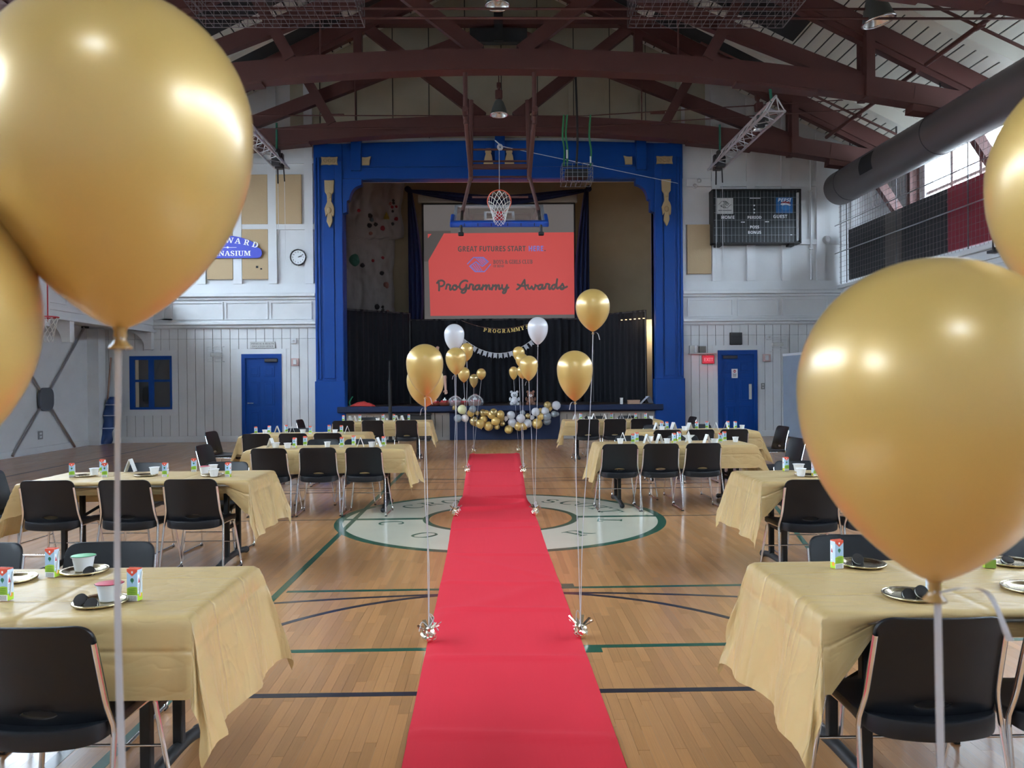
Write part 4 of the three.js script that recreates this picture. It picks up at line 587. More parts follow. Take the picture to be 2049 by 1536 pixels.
// main hoop, folded up under the second truss
{
  const t = thing('basketball_hoop', 'glass basketball backboard with blue padding, folded up above the aisle', 'basketball hoop', 0.115, 4.62, 15.6);
  const up = new THREE.Vector3(0, 0.55, -0.95).normalize(), nm = new THREE.Vector3(0, 0.865, 0.5).normalize(), xx = new THREE.Vector3(1, 0, 0);
  const mtx = new THREE.Matrix4().makeBasis(xx, up, nm), on = (g) => { g.applyMatrix4(mtx); return g; }, bb = (x0, x1, y0, y1, z0, z1, r) => on(r ? (() => { const g = new RoundedBoxGeometry(x1 - x0, y1 - y0, z1 - z0, 2, r); g.translate((x0 + x1) / 2, (y0 + y1) / 2, (z0 + z1) / 2); return g; })() : (() => { const g = new THREE.BoxGeometry(x1 - x0, y1 - y0, z1 - z0); g.translate((x0 + x1) / 2, (y0 + y1) / 2, (z0 + z1) / 2); return g; })());
  part(t, 'glass', bb(-0.88, 0.88, 0.03, 1.04, -0.006, 0.006), mat.glass);
  part(t, 'board_frame', [bb(-0.915, 0.915, 1.0, 1.07, -0.03, 0.02), bb(-0.915, 0.915, 0, 0.05, -0.03, 0.02), bb(-0.915, -0.85, 0, 1.07, -0.03, 0.02), bb(0.85, 0.915, 0, 1.07, -0.03, 0.02)], M([0.42, 0.45, 0.48], 0.4, { metalness: 0.3 }));
  part(t, 'target_square', [bb(-0.305, 0.305, 0.62, 0.67, 0.006, 0.012), bb(-0.305, 0.305, 0.17, 0.22, 0.006, 0.012), bb(-0.305, -0.255, 0.17, 0.67, 0.006, 0.012), bb(0.255, 0.305, 0.17, 0.67, 0.006, 0.012)], mat.trim);
  part(t, 'padding', [bb(-0.965, 0.965, -0.10, 0.03, -0.06, 0.05, 0.025), bb(-0.965, -0.89, -0.10, 0.42, -0.06, 0.05, 0.025), bb(0.89, 0.965, -0.10, 0.42, -0.06, 0.05, 0.025)], P([0.005, 0.075, 0.42], 0.35, { clearcoat: 0.5 }), 'blue padding');
  part(t, 'pad_button', [-0.68, -0.42, -0.16, 0.16, 0.42, 0.68].map((x) => bb(x - 0.008, x + 0.008, -0.105, -0.09, -0.03, 0.03)), mat.navy);
  const att = up.clone().multiplyScalar(0.15), rc = att.clone().addScaledVector(nm, 0.38), rg = new THREE.TorusGeometry(0.2286, 0.011, 8, 48); rg.rotateX(Math.PI / 2); on(rg); rg.translate(rc.x, rc.y, rc.z); const ro = M([0.62, 0.10, 0.05], 0.45), rred = M([0.55, 0.02, 0.03], 0.45);
  part(t, 'rim', rg, ro);
  part(t, 'rim_bracket', [bb(-0.10, 0.10, 0.06, 0.26, 0.01, 0.05, 0.01), bb(-0.06, 0.06, 0.10, 0.17, 0.04, 0.18, 0.01)], rred, 'red rim bracket');
  const low = rc.clone().add(new THREE.Vector3(0, -0.40, 0.14)); part(t, 'net', netStrands(rc, xx, nm, low, 0.226, 0.11, 7), mat.paper);
  // hanging frame of red-brown steel
  const st = mat.brown, v = (x, y, d) => V(x - 0.115, y - 4.62, d - 15.6);
  for (const s of [-1, 1]) { const X = (k) => 0.145 + s * k;
    part(t, 'mast', [rod(v(X(0.675), 7.56, 15.6), v(X(0.675), 6.55, 15.6), 0.045), rod(v(X(0.675), 6.75, 15.3), v(X(0.675), 6.75, 15.9), 0.06)], st);
    part(t, 'swing_arm', [rod(v(X(0.675), 6.7, 15.55), v(X(0.60), 5.72, 16.35), 0.045), rod(v(X(0.60), 5.72, 16.35), v(X(0.78), 4.98, 16.3), 0.04)], st);
    part(t, 'board_arm', [rod(v(X(0.78), 5.1, 16.45), v(X(0.78), 4.5, 15.55), 0.03), rod(v(X(0.78), 4.38, 15.5), v(X(0.78), 4.6, 15.55), 0.03)], mat.darkSteel); part(t, 'clamp', RB(X(0.78) - 0.115 - 0.055, X(0.78) - 0.115 + 0.055, -0.27, -0.2, -0.16, -0.06, 0.02), mat.black);
    part(t, 'rear_post', rod(v(X(0.60), 7.5, 17.0), v(X(0.62), 5.75, 16.8), 0.05), st); part(t, 'diagonal', rod(v(X(0.64), 6.5, 15.8), v(X(0.62), 6.0, 16.75), 0.03), st); }
  part(t, 'cross_bar', [6.43, 6.18, 5.85].map((y) => rod(v(-0.47, y, 16.9), v(0.76, y, 16.9), 0.022)), st); part(t, 'cross_beam', [bar(v(-0.47, 6.06, 16.88), v(0.76, 6.06, 16.88), 0.06, 0.10), bar(v(-0.47, 5.98, 16.6), v(0.76, 5.98, 16.6), 0.05, 0.05), bar(v(-0.45, 5.42, 16.9), v(0.74, 5.42, 16.9), 0.04, 0.04)], st);
  const pu = thing('hoop_pulley', 'white pulley with a cord running from the hoop to the right wall', 'pulley', 0.15, 6.42, 16.7); const w = new THREE.TorusGeometry(0.045, 0.025, 10, 20); w.rotateY(0.5); part(pu, 'wheel', w, mat.trim); part(pu, 'hook', rod(V(0, 0.05, 0), V(-0.1, 0.17, 0.1), 0.012), mat.trim); part(pu, 'cord', [rod(V(-0.02, 0, 0), V(-0.03, -1.28, -1.2), 0.006, 5), rod(V(0.03, 0.02, 0), V(4.6, 0.14, 3.7), 0.008, 5)], mat.trim);
}

// ---------------------------------------------------------------- stage
{
  const s = structure('wall_stage'), stageTone = M([0.42, 0.35, 0.235], 0.9, { map: blotch }), E = 24.9;
  part(s, 'stage_back', B(-6.5, 6.8, 0, 8.6, E, E + 0.2), stageTone); part(s, 'stage_side', [B(-6.5, -6.3, 0, 8.6, WD + 0.25, E), B(6.6, 6.8, 0, 8.6, WD + 0.25, E)], stageTone); part(s, 'stage_ceiling', B(-6.5, 6.8, 8.4, 8.6, WD + 0.1, E), stageTone);
  const f = structure('floor_stage'); part(f, 'stage_deck', B(STAGE_L, STAGE_R, 0.80, 0.88, WD - 0.12, E), M([0.022, 0.018, 0.016], 0.5));
  const ap = thing('stage_apron', 'low stage front with navy lip and pale recessed panels', 'stage front', 0, 0, WD);
  part(ap, 'lip', [RB(-4.05, 4.35, 0.74, 0.885, -0.30, 0, 0.015, 1), RB(-4.05, 4.35, 0.71, 0.75, -0.22, 0, 0.01, 1)], mat.navy, 'navy stage lip');
  part(ap, 'navy_panel', RB(-1.18, 1.68, 0, 0.73, -0.18, 0.1, 0.01, 1), mat.navy);
  const pale = M([0.50, 0.47, 0.43], 0.7, { map: blotch }); for (const [a, b] of [[-1.56, -1.19], [-3.86, -1.58], [1.69, 4.16]]) { part(ap, 'pale_panel', B(a, b, 0.02, 0.72, -0.05, 0.1), pale); const n = Math.max(2, Math.round((b - a) / 0.18)); for (let k = 1; k < n; k++) part(ap, 'groove', B(a + (b - a) * k / n - 0.006, a + (b - a) * k / n + 0.006, 0.06, 0.66, -0.053, -0.04), mat.gap); part(ap, 'panel_rail', [B(a, b, 0.64, 0.72, -0.08, 0), B(a, b, 0, 0.07, -0.08, 0)], pale); }
  // projection screen with its picture
  const sc = thing('projection_screen', 'wide projection screen showing a red awards slide above the stage', 'screen', 0.16, 5.05, 23.9);
  part(sc, 'case', RB(-2.42, 2.36, 1.80, 2.05, -0.1, 0.12, 0.03), M([0.30, 0.265, 0.22], 0.6)); part(sc, 'border', [B(-2.31, 2.30, -1.75, 1.80, 0.0, 0.03)], mat.black); part(sc, 'weight_bar', rod(V(-2.25, -1.70, -0.02), V(2.25, -1.70, -0.02), 0.02), mat.trim);
  const pic = canvasTex(1280, 960, (c, w, h) => {
    c.fillStyle = '#85807e'; c.fillRect(0, 0, w, h); const X = (x) => (x - 845) / 307 * w, Y = (y) => (y - 407) / 231 * h;
    const g = '#6f6664'; c.fillStyle = '#6d6866'; c.fillRect(0, Y(459), X(900), Y(520) - Y(459));
    c.fillStyle = '#ff6a66'; c.beginPath(); for (const [x, y] of [[886, 464], [1152, 463], [1152, 628], [857, 629], [854, 518]]) c.lineTo(X(x), Y(y)); c.closePath(); c.fill();
    c.beginPath(); for (const [x, y] of [[853, 465], [861, 465], [853, 474]]) c.lineTo(X(x), Y(y)); c.closePath(); c.fill();
    c.fillStyle = g; c.textAlign = 'left'; c.font = 'bold 60px sans-serif'; c.fillText('GREAT FUTURES START', X(913.5), Y(500.5), X(1053) - X(913.5)); c.fillStyle = '#8f9cff'; c.fillText('HERE', X(1058), Y(500.5), X(1090) - X(1058)); c.fillStyle = g; c.fillText('.', X(1090.5), Y(500.5));
    c.strokeStyle = '#8f96f0'; c.lineWidth = 8; c.lineJoin = 'miter'; const L = (...p) => { c.beginPath(); p.forEach(([x, y], i) => (i ? c.lineTo(X(x), Y(y)) : c.moveTo(X(x), Y(y)))); c.stroke(); };
    L([933, 526], [946, 512.5], [966, 512.5], [976, 521], [964, 530.5], [951, 521], [938, 530], [949, 541], [968, 541], [981, 526]); c.lineWidth = 6; for (let k = 0; k < 4; k++) { L([950 + k * 4.3, 513], [966 + k * 2.6, 528.5 - k * 2.4]); L([940 + k * 4, 528.5 - k * 2], [952 + k * 4, 541]); }
    c.fillStyle = g; c.font = 'bold 46px serif'; c.fillText('BOYS & GIRLS CLUB', X(986), Y(525.5), X(1067) - X(986)); c.font = 'bold 27px serif'; c.fillText('OF BEND', X(986), Y(532.5), X(1008) - X(986));
    // the brush-script title, drawn stroke by stroke
    c.strokeStyle = g; c.lineWidth = 16; c.lineCap = c.lineJoin = 'round';
    const u = (X(1137) - X(870)) / 268, wr = (x0, ss) => ss.forEach((s) => { c.beginPath(); s.forEach((p, i) => { const q = []; for (let k = 0; k < p.length; k += 2) q.push(X(x0 + p[k]), Y(577 - p[k + 1])); i === 0 ? c.moveTo(...q) : q.length === 2 ? c.lineTo(...q) : q.length === 4 ? c.quadraticCurveTo(...q) : c.bezierCurveTo(...q); }); c.stroke(); });
    wr(871, [[[4, -1], [5, 8, 3, 18]], [[0, 14], [6, 22, 16, 19, 15, 13], [14, 7, 6, 6, 4, 8]]]);
    wr(889, [[[0, 2], [2, 8, 2, 10], [5, 12, 9, 9], [7, 2, 9, 0], [11, 0, 13, 4]]]); wr(902, [[[8, 9], [-2, 11, 0, -1, 5, 0], [11, 1, 11, 9, 5, 9], [8, 5, 14, 6]]]);
    wr(916, [[[17, 17], [12, 22, 0, 14, 1, 6], [2, -3, 14, 0, 15, 10], [16, -2, 12, -8, 6, -6], [2, -4, 8, 1, 19, 3]]]);
    const a = [[[9, 9], [-1, 10, -1, 0, 4, 0], [8, 1, 9, 5, 10, 9], [9, 2, 9, 0, 12, 1], [14, 3, 15, 5]]], m = [[[0, 0], [2, 5, 2, 9], [4, 4, 5, 9, 8, 9], [10, 8, 8, 4, 8, 0], [10, 6, 11, 9, 14, 9], [16, 8, 14, 4, 15, 1], [17, 0, 20, 4]]];
    wr(936, [[[0, 2], [2, 8, 2, 10], [5, 12, 9, 9], [7, 2, 9, 0], [11, 0, 13, 4]]]); wr(948, a); wr(963, m); wr(983, m);
    wr(1003, [[[1, 9], [0, 0, 4, 0, 6, 1], [9, 3, 10, 6, 11, 9], [10, -2, 8, -9, 3, -7], [0, -4, 8, 0, 14, 4]]]);
    wr(1034, [[[0, 0], [6, 2, 12, 12, 16, 19], [17, 10, 16, 4, 19, 0]], [[2, 10], [10, 5, 20, 8]]]); wr(1057, [[[0, 9], [-1, 0, 4, -1, 7, 5], [8, 9, 8, 0, 12, 0, 15, 4], [16, 7, 15, 9], [17, 6, 20, 7]]]); wr(1077, a); wr(1092, [[[0, 2], [2, 8, 2, 10], [5, 12, 9, 9], [7, 2, 9, 0], [11, 0, 13, 4]]]);
    wr(1105, [[[9, 9], [-1, 10, -1, 0, 4, 0], [8, 1, 11, 12, 12, 20], [10, 8, 10, 1, 13, 1], [15, 3, 16, 4]]]); wr(1122, [[[0, 3], [4, 8, 6, 11], [7, 7, 12, 2, 6, 0], [3, -1, 1, 1, 2, 2], [8, 1, 15, 5]]]);
  });
  const pg = new THREE.PlaneGeometry(4.5, 3.46); pg.translate(0, 0.02, 0.004); part(sc, 'picture_screen', pg, new THREE.MeshStandardMaterial({ map: pic, color: 0xb0b0b0, roughness: 0.8, emissive: 0xffffff, emissiveMap: pic, emissiveIntensity: 0.42 }));
  const sl = new THREE.RectAreaLight(0xff8a80, 0.25, 4.4, 3.4); sl.name = 'screen_glow'; sl.position.set(0.16, 5.05, -23.8); sl.lookAt(0.16, 5.05, 0); scene.add(sl);
  // navy swags round the screen
  const swag = (label, f, nu = 30, nv = 24) => { const t = thing('swag_curtain', label, 'drapery', 0, 0, 23.6); part(t, 'cloth', grid(nu, nv, f), M([0.0045, 0.013, 0.06], 0.85, { side: THREE.DoubleSide })); part(t, 'knot', (() => { const g = new THREE.SphereGeometry(0.09, 12, 8); const p = f(0, 0); g.translate(p.x, p.y, p.z); return g; })(), mat.navyCloth); };
  const dr = (x0, s) => (u, v) => { const w = lerp(0.12, 0.52, Math.sin(v * 2.2) * 0.8), y = lerp(7.18, 3.0, v); return V(x0 + s * (u * w), y, 0.05 * Math.sin(u * 20) - 0.1); };
  swag('navy cloth hanging down the left side of the screen', dr(-2.52, 1)); swag('navy cloth hanging down the right side of the screen', dr(2.82, -1));
  const top = (x0, x1) => (u, v) => { const x = lerp(x0, x1, u), y0 = lerp(7.16, 6.98, sm(u)), y1 = lerp(7.1, 6.62, Math.pow(u, 0.8)); return V(x, lerp(y0, y1, v), 0.04 * Math.sin(v * 16) - 0.12); };
  swag('navy swag draped from the left corner above the screen', top(-2.5, 0.2)); swag('navy swag draped from the right corner above the screen', top(2.82, 0.1));
  // climbing wall
  const cw = thing('climbing_wall', 'grey moulded climbing wall with coloured holds at the stage left', 'climbing wall', -4.2, 0.88, 24.6);
  const rel = (x, y) => 0.16 * fbm(x * 1.1 + 3, y * 0.7) + 0.10 * Math.abs(Math.sin(x * 2.3 + 1.3 * fbm(x * 2, y * 1.2) * 4 + y * 0.25)) + 0.03 * fbm(x * 6, y * 6), edge = (y) => 1.05 + 0.2 * fbm(3, y * 1.5) + (y > 5 ? 0.25 : 0);
  part(cw, 'rock_face', grid(60, 130, (u, v) => { const y = v * 6.9, x = lerp(-1.4, edge(y), u); return V(x, y, -rel(x, y) * (u > 0.985 ? 0 : 1) - 0.1); }), M([0.30, 0.27, 0.26], 0.9, { bumpMap: fine, bumpScale: 0.01, side: THREE.DoubleSide }));
  const hc = [[0.25, 0.01, 0.02], [0.012, 0.012, 0.014], [0.03, 0.13, 0.09], [0.25, 0.10, 0.08], [0.02, 0.02, 0.02], [0.06, 0.10, 0.12]].map((c) => M(c, 0.6));
  const hold = (x, y, r, k) => { const g = new THREE.IcosahedronGeometry(r, 2), p = g.attributes.position; for (let i = 0; i < p.count; i++) { const q = 1 + 0.3 * (vnoise(p.getX(i) / r * 1.5 + x * 9, p.getY(i) / r * 1.5 + y * 7) - 0.5); p.setXYZ(i, p.getX(i) * q, p.getY(i) * q, p.getZ(i) * q * 0.6); } g.computeVertexNormals(); g.translate(x, y, rel(x, y) + 0.1); part(cw, 'climbing_hold', g, hc[k]); };
  hold(-0.02, 4.35, 0.19, 2); hold(-0.28, 2.18, 0.15, 2); for (let i = 0; i < 34; i++) { const y = rr(1.8, 6.2); hold(lerp(-0.2, edge(y) - 0.1, Math.sqrt(rnd())), y, rr(0.04, 0.085), [0, 1, 4, 0, 3, 5][Math.floor(rnd() * 6)]); }
  const yh = new THREE.ConeGeometry(0.1, 0.22, 5); yh.translate(0.95, 5.7, 0.3); part(cw, 'climbing_hold', yh, M([0.35, 0.27, 0.04], 0.6));
  // black drapes on pipes round the back of the stage
  const drape = (name, label, pts, top, seedv) => {
    const t = thing(name, label, 'curtain', 0, 0.88, 0), len = [0]; for (let i = 1; i < pts.length; i++) len.push(len[i - 1] + Math.hypot(pts[i][0] - pts[i - 1][0], pts[i][1] - pts[i - 1][1])); const T = len[len.length - 1], n = Math.ceil(T / 0.025);
    part(t, 'cloth', grid(n, 14, (u, v) => { const s = u * T; let i = 1; while (i < pts.length - 1 && len[i] < s) i++; const f = (s - len[i - 1]) / (len[i] - len[i - 1]), a = pts[i - 1], b = pts[i], dx = (b[0] - a[0]) / (len[i] - len[i - 1]), dd = (b[1] - a[1]) / (len[i] - len[i - 1]), w = (0.02 + 0.035 * v) * Math.sin(s * 34 + 2.2 * Math.sin(s * 3 + seedv)) + 0.02 * Math.sin(s * 9 + seedv); return V(lerp(a[0], b[0], f) - dd * w, top * (1 - v) + 0.01, lerp(a[1], b[1], f) + dx * w); }), M([0.008, 0.009, 0.014], 0.95, { side: THREE.DoubleSide }));
    part(t, 'top_pipe', pts.slice(1).map((p, i) => rod(V(pts[i][0], top - 0.02, pts[i][1]), V(p[0], top - 0.02, p[1]), 0.02)), mat.darkSteel); for (const p of [pts[0], pts[pts.length - 1]]) part(t, 'upright', rod(V(p[0], 0, p[1]), V(p[0], top, p[1]), 0.02), mat.darkSteel);
  };
  drape('stage_curtain', 'black pleated curtain wing on the left of the stage', [[-4.45, 21.15], [-2.45, 23.1]], 2.62, 1); drape('stage_curtain', 'black pleated curtain across the back of the stage under the screen', [[-2.5, 23.2], [2.75, 23.2]], 2.44, 3); drape('stage_curtain', 'black pleated curtain wing on the right of the stage', [[2.65, 23.1], [4.05, 21.25]], 2.50, 5);
  // lit gap and bulbs at the right curtain
  const bs = thing('string_light', 'short row of small glowing bulbs across the right curtain top', 'string light', 3.8, 3.16, 21.5); const bm = new THREE.MeshStandardMaterial({ color: 0xfff0d0, emissive: 0xffd9a0, emissiveIntensity: 1.6, roughness: 0.4 });
  for (let k = 0; k < 6; k++) { const g = new THREE.CapsuleGeometry(0.012, 0.028 + 0.01 * hash(k, 2), 4, 8); g.rotateZ(Math.PI / 2); g.translate(-0.3 + k * 0.10, 0, -0.32 + k * 0.115); part(bs, 'bulb', g, bm); } part(bs, 'wire', rod(V(-0.34, 0.02, 0.36), V(0.26, 0.02, -0.26), 0.004, 5), mat.black);
  const bl = new THREE.PointLight(0xffd9a0, 0.35, 3); bl.name = 'string_light_glow'; bl.position.set(3.72, 3.1, -21.2); scene.add(bl);
  const gp = thing('backstage_panel', 'narrow lit cream panel seen between the right curtain and the pilaster', 'panel', 4.25, 0.88, 21.9); part(gp, 'board', RB(-0.12, 0.3, 0.0, 2.3, -0.02, 0.02, 0.008), M([0.75, 0.68, 0.52], 0.7)); part(gp, 'foot', RB(-0.14, 0.32, 0, 0.05, -0.08, 0.08, 0.01), mat.brown);
  const gl = new THREE.PointLight(0xffe0b0, 2.2, 4); gl.name = 'backstage_lamp'; gl.position.set(4.5, 2.9, -21.5); scene.add(gl);
  // banners
  const cat = (x0, y0, x1, y1, sag) => (t) => V(lerp(x0, x1, t), lerp(y0, y1, t) - sag * 4 * t * (1 - t), 0);
  const bn = thing('pennant_banner', 'string of pale notched pennants sagging across the black curtain', 'bunting', 0, 0, 22.6), fb = cat(-1.03, 2.86, 1.35, 2.94, 0.60);
  part(bn, 'string', tube(Array.from({ length: 17 }, (_, k) => fb(k / 16)), 0.006, 48, 5), mat.paper);
  for (let k = 0; k < 17; k++) { const t = (k + 0.5) / 17, p = fb(t), q = fb(t + 0.01), a = Math.atan2(q.y - p.y, q.x - p.x), e = extrude(poly([[-0.055, 0], [0.055, 0], [0.05, -0.15], [0, -0.115], [-0.05, -0.15]]), 0.003); e.rotateZ(a); e.translate(p.x, p.y, p.z); part(bn, 'pennant', e, M([0.55, 0.55, 0.58], 0.6)); }
  const lb = thing('letter_banner', 'gold glitter letter banner hanging above the pennants', 'banner', 0, 0, 22.7), fl = cat(-0.95, 3.25, 1.15, 3.20, 0.22), fnt = await new FontLoader().loadAsync('fonts/droid/droid_serif_bold.typeface.json');
  part(lb, 'string', tube(Array.from({ length: 13 }, (_, k) => fl(k / 12)), 0.004, 40, 5), mat.foil);
  [...'PROGRAMMYS'].forEach((ch, k) => { const p = fl(0.33 + k * 0.062), g = new TextGeometry(ch, { font: fnt, size: 0.105, depth: 0.004, curveSegments: 4 }); g.computeBoundingBox(); g.translate(-(g.boundingBox.max.x) / 2, -0.12, 0); g.rotateZ((k - 4.5) * 0.05); g.translate(p.x, p.y, p.z); part(lb, 'letter', g, M([0.75, 0.55, 0.18], 0.3, { metalness: 0.8 })); });
  // black pole and box in front of the stage
  const st = thing('speaker_stand', 'tall black pole with a white tag in front of the stage, left', 'stand', -2.66, 0, 20.2); part(st, 'pole', [rod(V(0, 0.05, 0), V(0, 1.55, 0), 0.045), rod(V(0, 1.5, 0), V(0, 2.05, 0), 0.022)], mat.black); part(st, 'base', lathe([[0, 0.05], [0.04, 0.06], [0.2, 0.03], [0.21, 0], [0, 0]], 28), mat.black); part(st, 'tag', RB(-0.10, -0.055, 0.42, 0.6, -0.05, 0.0, 0.006), mat.paper);
  const pb = thing('black_case', 'long black equipment case standing against the pale stage front', 'case', -2.1, 0, 20.35); part(pb, 'body', RB(-0.46, 0.46, 0.05, 0.66, -0.14, 0.12, 0.02), mat.black); part(pb, 'lid', RB(-0.47, 0.47, 0.66, 0.70, -0.15, 0.13, 0.012), mat.black); part(pb, 'foot', [RB(-0.42, -0.34, 0, 0.06, -0.1, 0.1, 0.01), RB(0.34, 0.42, 0, 0.06, -0.1, 0.1, 0.01)], mat.darkSteel);
  const ms = thing('mic_stand', 'thin black microphone stand on the right of the stage', 'mic stand', 2.75, 0.88, 22.2); part(ms, 'pole', rod(V(0, 0.02, 0), V(0, 1.35, 0), 0.012), mat.darkSteel); part(ms, 'base', lathe([[0, 0.03], [0.13, 0.02], [0.14, 0], [0, 0]], 24), mat.black); part(ms, 'microphone', new THREE.CapsuleGeometry(0.025, 0.1, 4, 10).translate(0, 1.42, 0), mat.darkSteel);
}

// ---------------------------------------------------------------- tables, cloths, chairs
const ORD = ['nearest', 'second', 'third', 'fourth', 'fifth'];
const TABLES = [];   // side, order along the carpet, X from..to, D from..to
[['left', [-2.92, -1.06, 2.76], [-3.89, -2.03, 6.55], [-2.94, -1.08, 9.37], [-3.82, -1.96, 11.95], [-3.15, -1.29, 15.52]], ['right', [1.12, 2.98, 2.70], [2.06, 3.92, 6.10], [1.26, 3.12, 9.47], [2.10, 3.96, 11.9], [1.35, 3.21, 15.2]]].forEach(([side, ...ts]) => ts.forEach(([x0, x1, d0], i) => TABLES.push({ side, i, x0, x1, d0, d1: d0 + 0.76, where: (i < 4 ? `${ORD[i]} table` : 'table nearest the stage') + ` ${side} of carpet` })));
const TOP = 0.742;
{
  const tbl = thing('folding_table', 'x', 'table', 0, 0, 0); const dk = mat.darkSteel, L = 0.915, W = 0.375;
  part(tbl, 'tabletop', RB(-L, L, TOP - 0.045, TOP - 0.004, -W, W, 0.012), M([0.30, 0.27, 0.23], 0.6));
  for (const s of [-1, 1]) { part(tbl, 'leg', [RB(s * 0.68 - 0.02, s * 0.68 + 0.02, 0.05, TOP - 0.04, -0.17, -0.13, 0.006), RB(s * 0.68 - 0.02, s * 0.68 + 0.02, 0.05, TOP - 0.04, 0.13, 0.17, 0.006), RB(s * 0.68 - 0.015, s * 0.68 + 0.015, 0.30, 0.33, -0.14, 0.14, 0.006)], mat.black);
    part(tbl, 'foot', [tube([V(s * 0.68, 0.03, -0.36), V(s * 0.68, 0.055, -0.2), V(s * 0.68, 0.06, 0), V(s * 0.68, 0.055, 0.2), V(s * 0.68, 0.03, 0.36)], 0.026, 24, 8), ...[-0.36, 0.36].map((d) => { const g = new THREE.SphereGeometry(0.03, 10, 8); g.translate(s * 0.68, 0.03, -d); return g; })], mat.black);
    part(tbl, 'strut', bar(V(s * 0.68, 0.36, 0), V(s * 0.12, TOP - 0.05, 0), 0.022, 0.022), mat.black); }
  tbl.userData.label = '';
  TABLES.forEach((t, k) => { const lab = `folding table with black legs, the ${t.where}`, x = (t.x0 + t.x1) / 2, d = (t.d0 + t.d1) / 2; if (k) copyOf(tbl, lab, x, 0, d, undefined, 'folding tables under gold cloths'); else { tbl.position.set(x, 0, -d); tbl.userData.label = lab; tbl.userData.group = 'folding tables under gold cloths'; } });
}
function clothGeometry(L, W, sx, sz, sd, near) {      // sx, sz: overhang at the ends and along the sides
  const nx = 92, nz = 56, hx = L / 2, hz = W / 2, N = (a, b) => fbm(a + sd * 7.3, b + sd * 3.1) - 0.5;
  return grid(nx, nz, (u, v) => {
    const x = lerp(-hx - sx, hx + sx, u), z = lerp(-hz - sz, hz + sz, v);
    const a = Math.max(0, Math.abs(x) - hx), b = Math.max(0, Math.abs(z) - hz), ex = Math.sign(x), ez = Math.sign(z), r = Math.hypot(a, b), th = Math.atan2(b, a);   // th 0: end face, 90: long side
    const cx = clamp(x, -hx, hx), cz = clamp(z, -hz, hz), e = 0.012, soft = Math.min(1, r / 0.03);
    let X = cx, Z = cz, Y = TOP + 0.004;
    if (!r) return new THREE.Vector3(X, Y + 0.003 * (N(x * 9, z * 9)) + 0.0016 * Math.max(0, Math.sin(x * 13 + 5 * N(x * 3, z * 3) + sd * 9)), Z);
    const corner = a > 0 && b > 0, flareEnd = 0.10 + 0.16 * (N(z * 3 + 9, sd) + 0.5), flareSide = 0.03 + 0.05 * (N(x * 1.6, sd + 4) + 0.5);
    const wave = 0.10 * N(z * 5 + 20, a * 2) * a + 0.05 * a * Math.sin(z * 13 + sd * 5), waveS = 0.06 * N(x * 4, b * 3 + 8) * b + 0.03 * b * Math.sin(x * 8 + sd * 3);
    if (!corner) {
      if (a > 0) { X += ex * (e * soft + flareEnd * a + wave + 0.05 * a * N(z * 14, a * 9)); Y -= a * 0.965 - 0.01 * soft; Z += 0.05 * a * N(a * 6, z * 4); }
      else { Z += ez * (e * soft + flareSide * b + waveS + 0.03 * b * N(x * 12, b * 9)); Y -= b * 0.985 - 0.01 * soft; }
    } else {
      const t = th / (Math.PI / 2), fold = Math.sin(Math.PI * t), out = r * (0.30 * fold + 0.10 * Math.sin(3 * Math.PI * t + sd) * fold), tw = 0.5 + 0.3 * Math.sin(sd * 5 + ex + ez);
      const ax = lerp(flareEnd, 0, t) * r + out * tw, az = lerp(0, flareSide, t) * r + out * (1 - tw);
      X += ex * (e * soft + ax + 0.07 * r * N(t * 5, r * 7)); Z += ez * (e * soft + az + 0.07 * r * N(t * 5 + 9, r * 6)); Y -= r * (0.97 - 0.10 * fold * 0.4) - 0.01 * soft;
    }
    if (near && ez > 0 && b > 0) { const k = near(x) * Math.min(1, b / 0.1); Z -= k * 0.10 * b / sz; Y += k * 0.55 * b; }
    return new THREE.Vector3(X, Math.max(0.02, Y), Z);
  });
}
TABLES.forEach((t, k) => {
  const L = t.x1 - t.x0 - 0.01, x = (t.x0 + t.x1) / 2, d = (t.d0 + t.d1) / 2, tucked = (t.side === 'right' && t.i < 2) || (t.side === 'left' && t.i === 1);
  const o = thing('tablecloth', `gold plastic cloth draped over the ${t.where}`, 'tablecloth', x, 0, d, 0, 'gold plastic tablecloths');
  part(o, 'sheet', clothGeometry(L, 0.755, 0.44 + 0.05 * hash(k, 2), 0.29, k * 1.37 + 0.4, tucked ? (q) => clamp((L / 2 - Math.abs(q)) * 5, 0, 1) : null), mat.cloth);
});
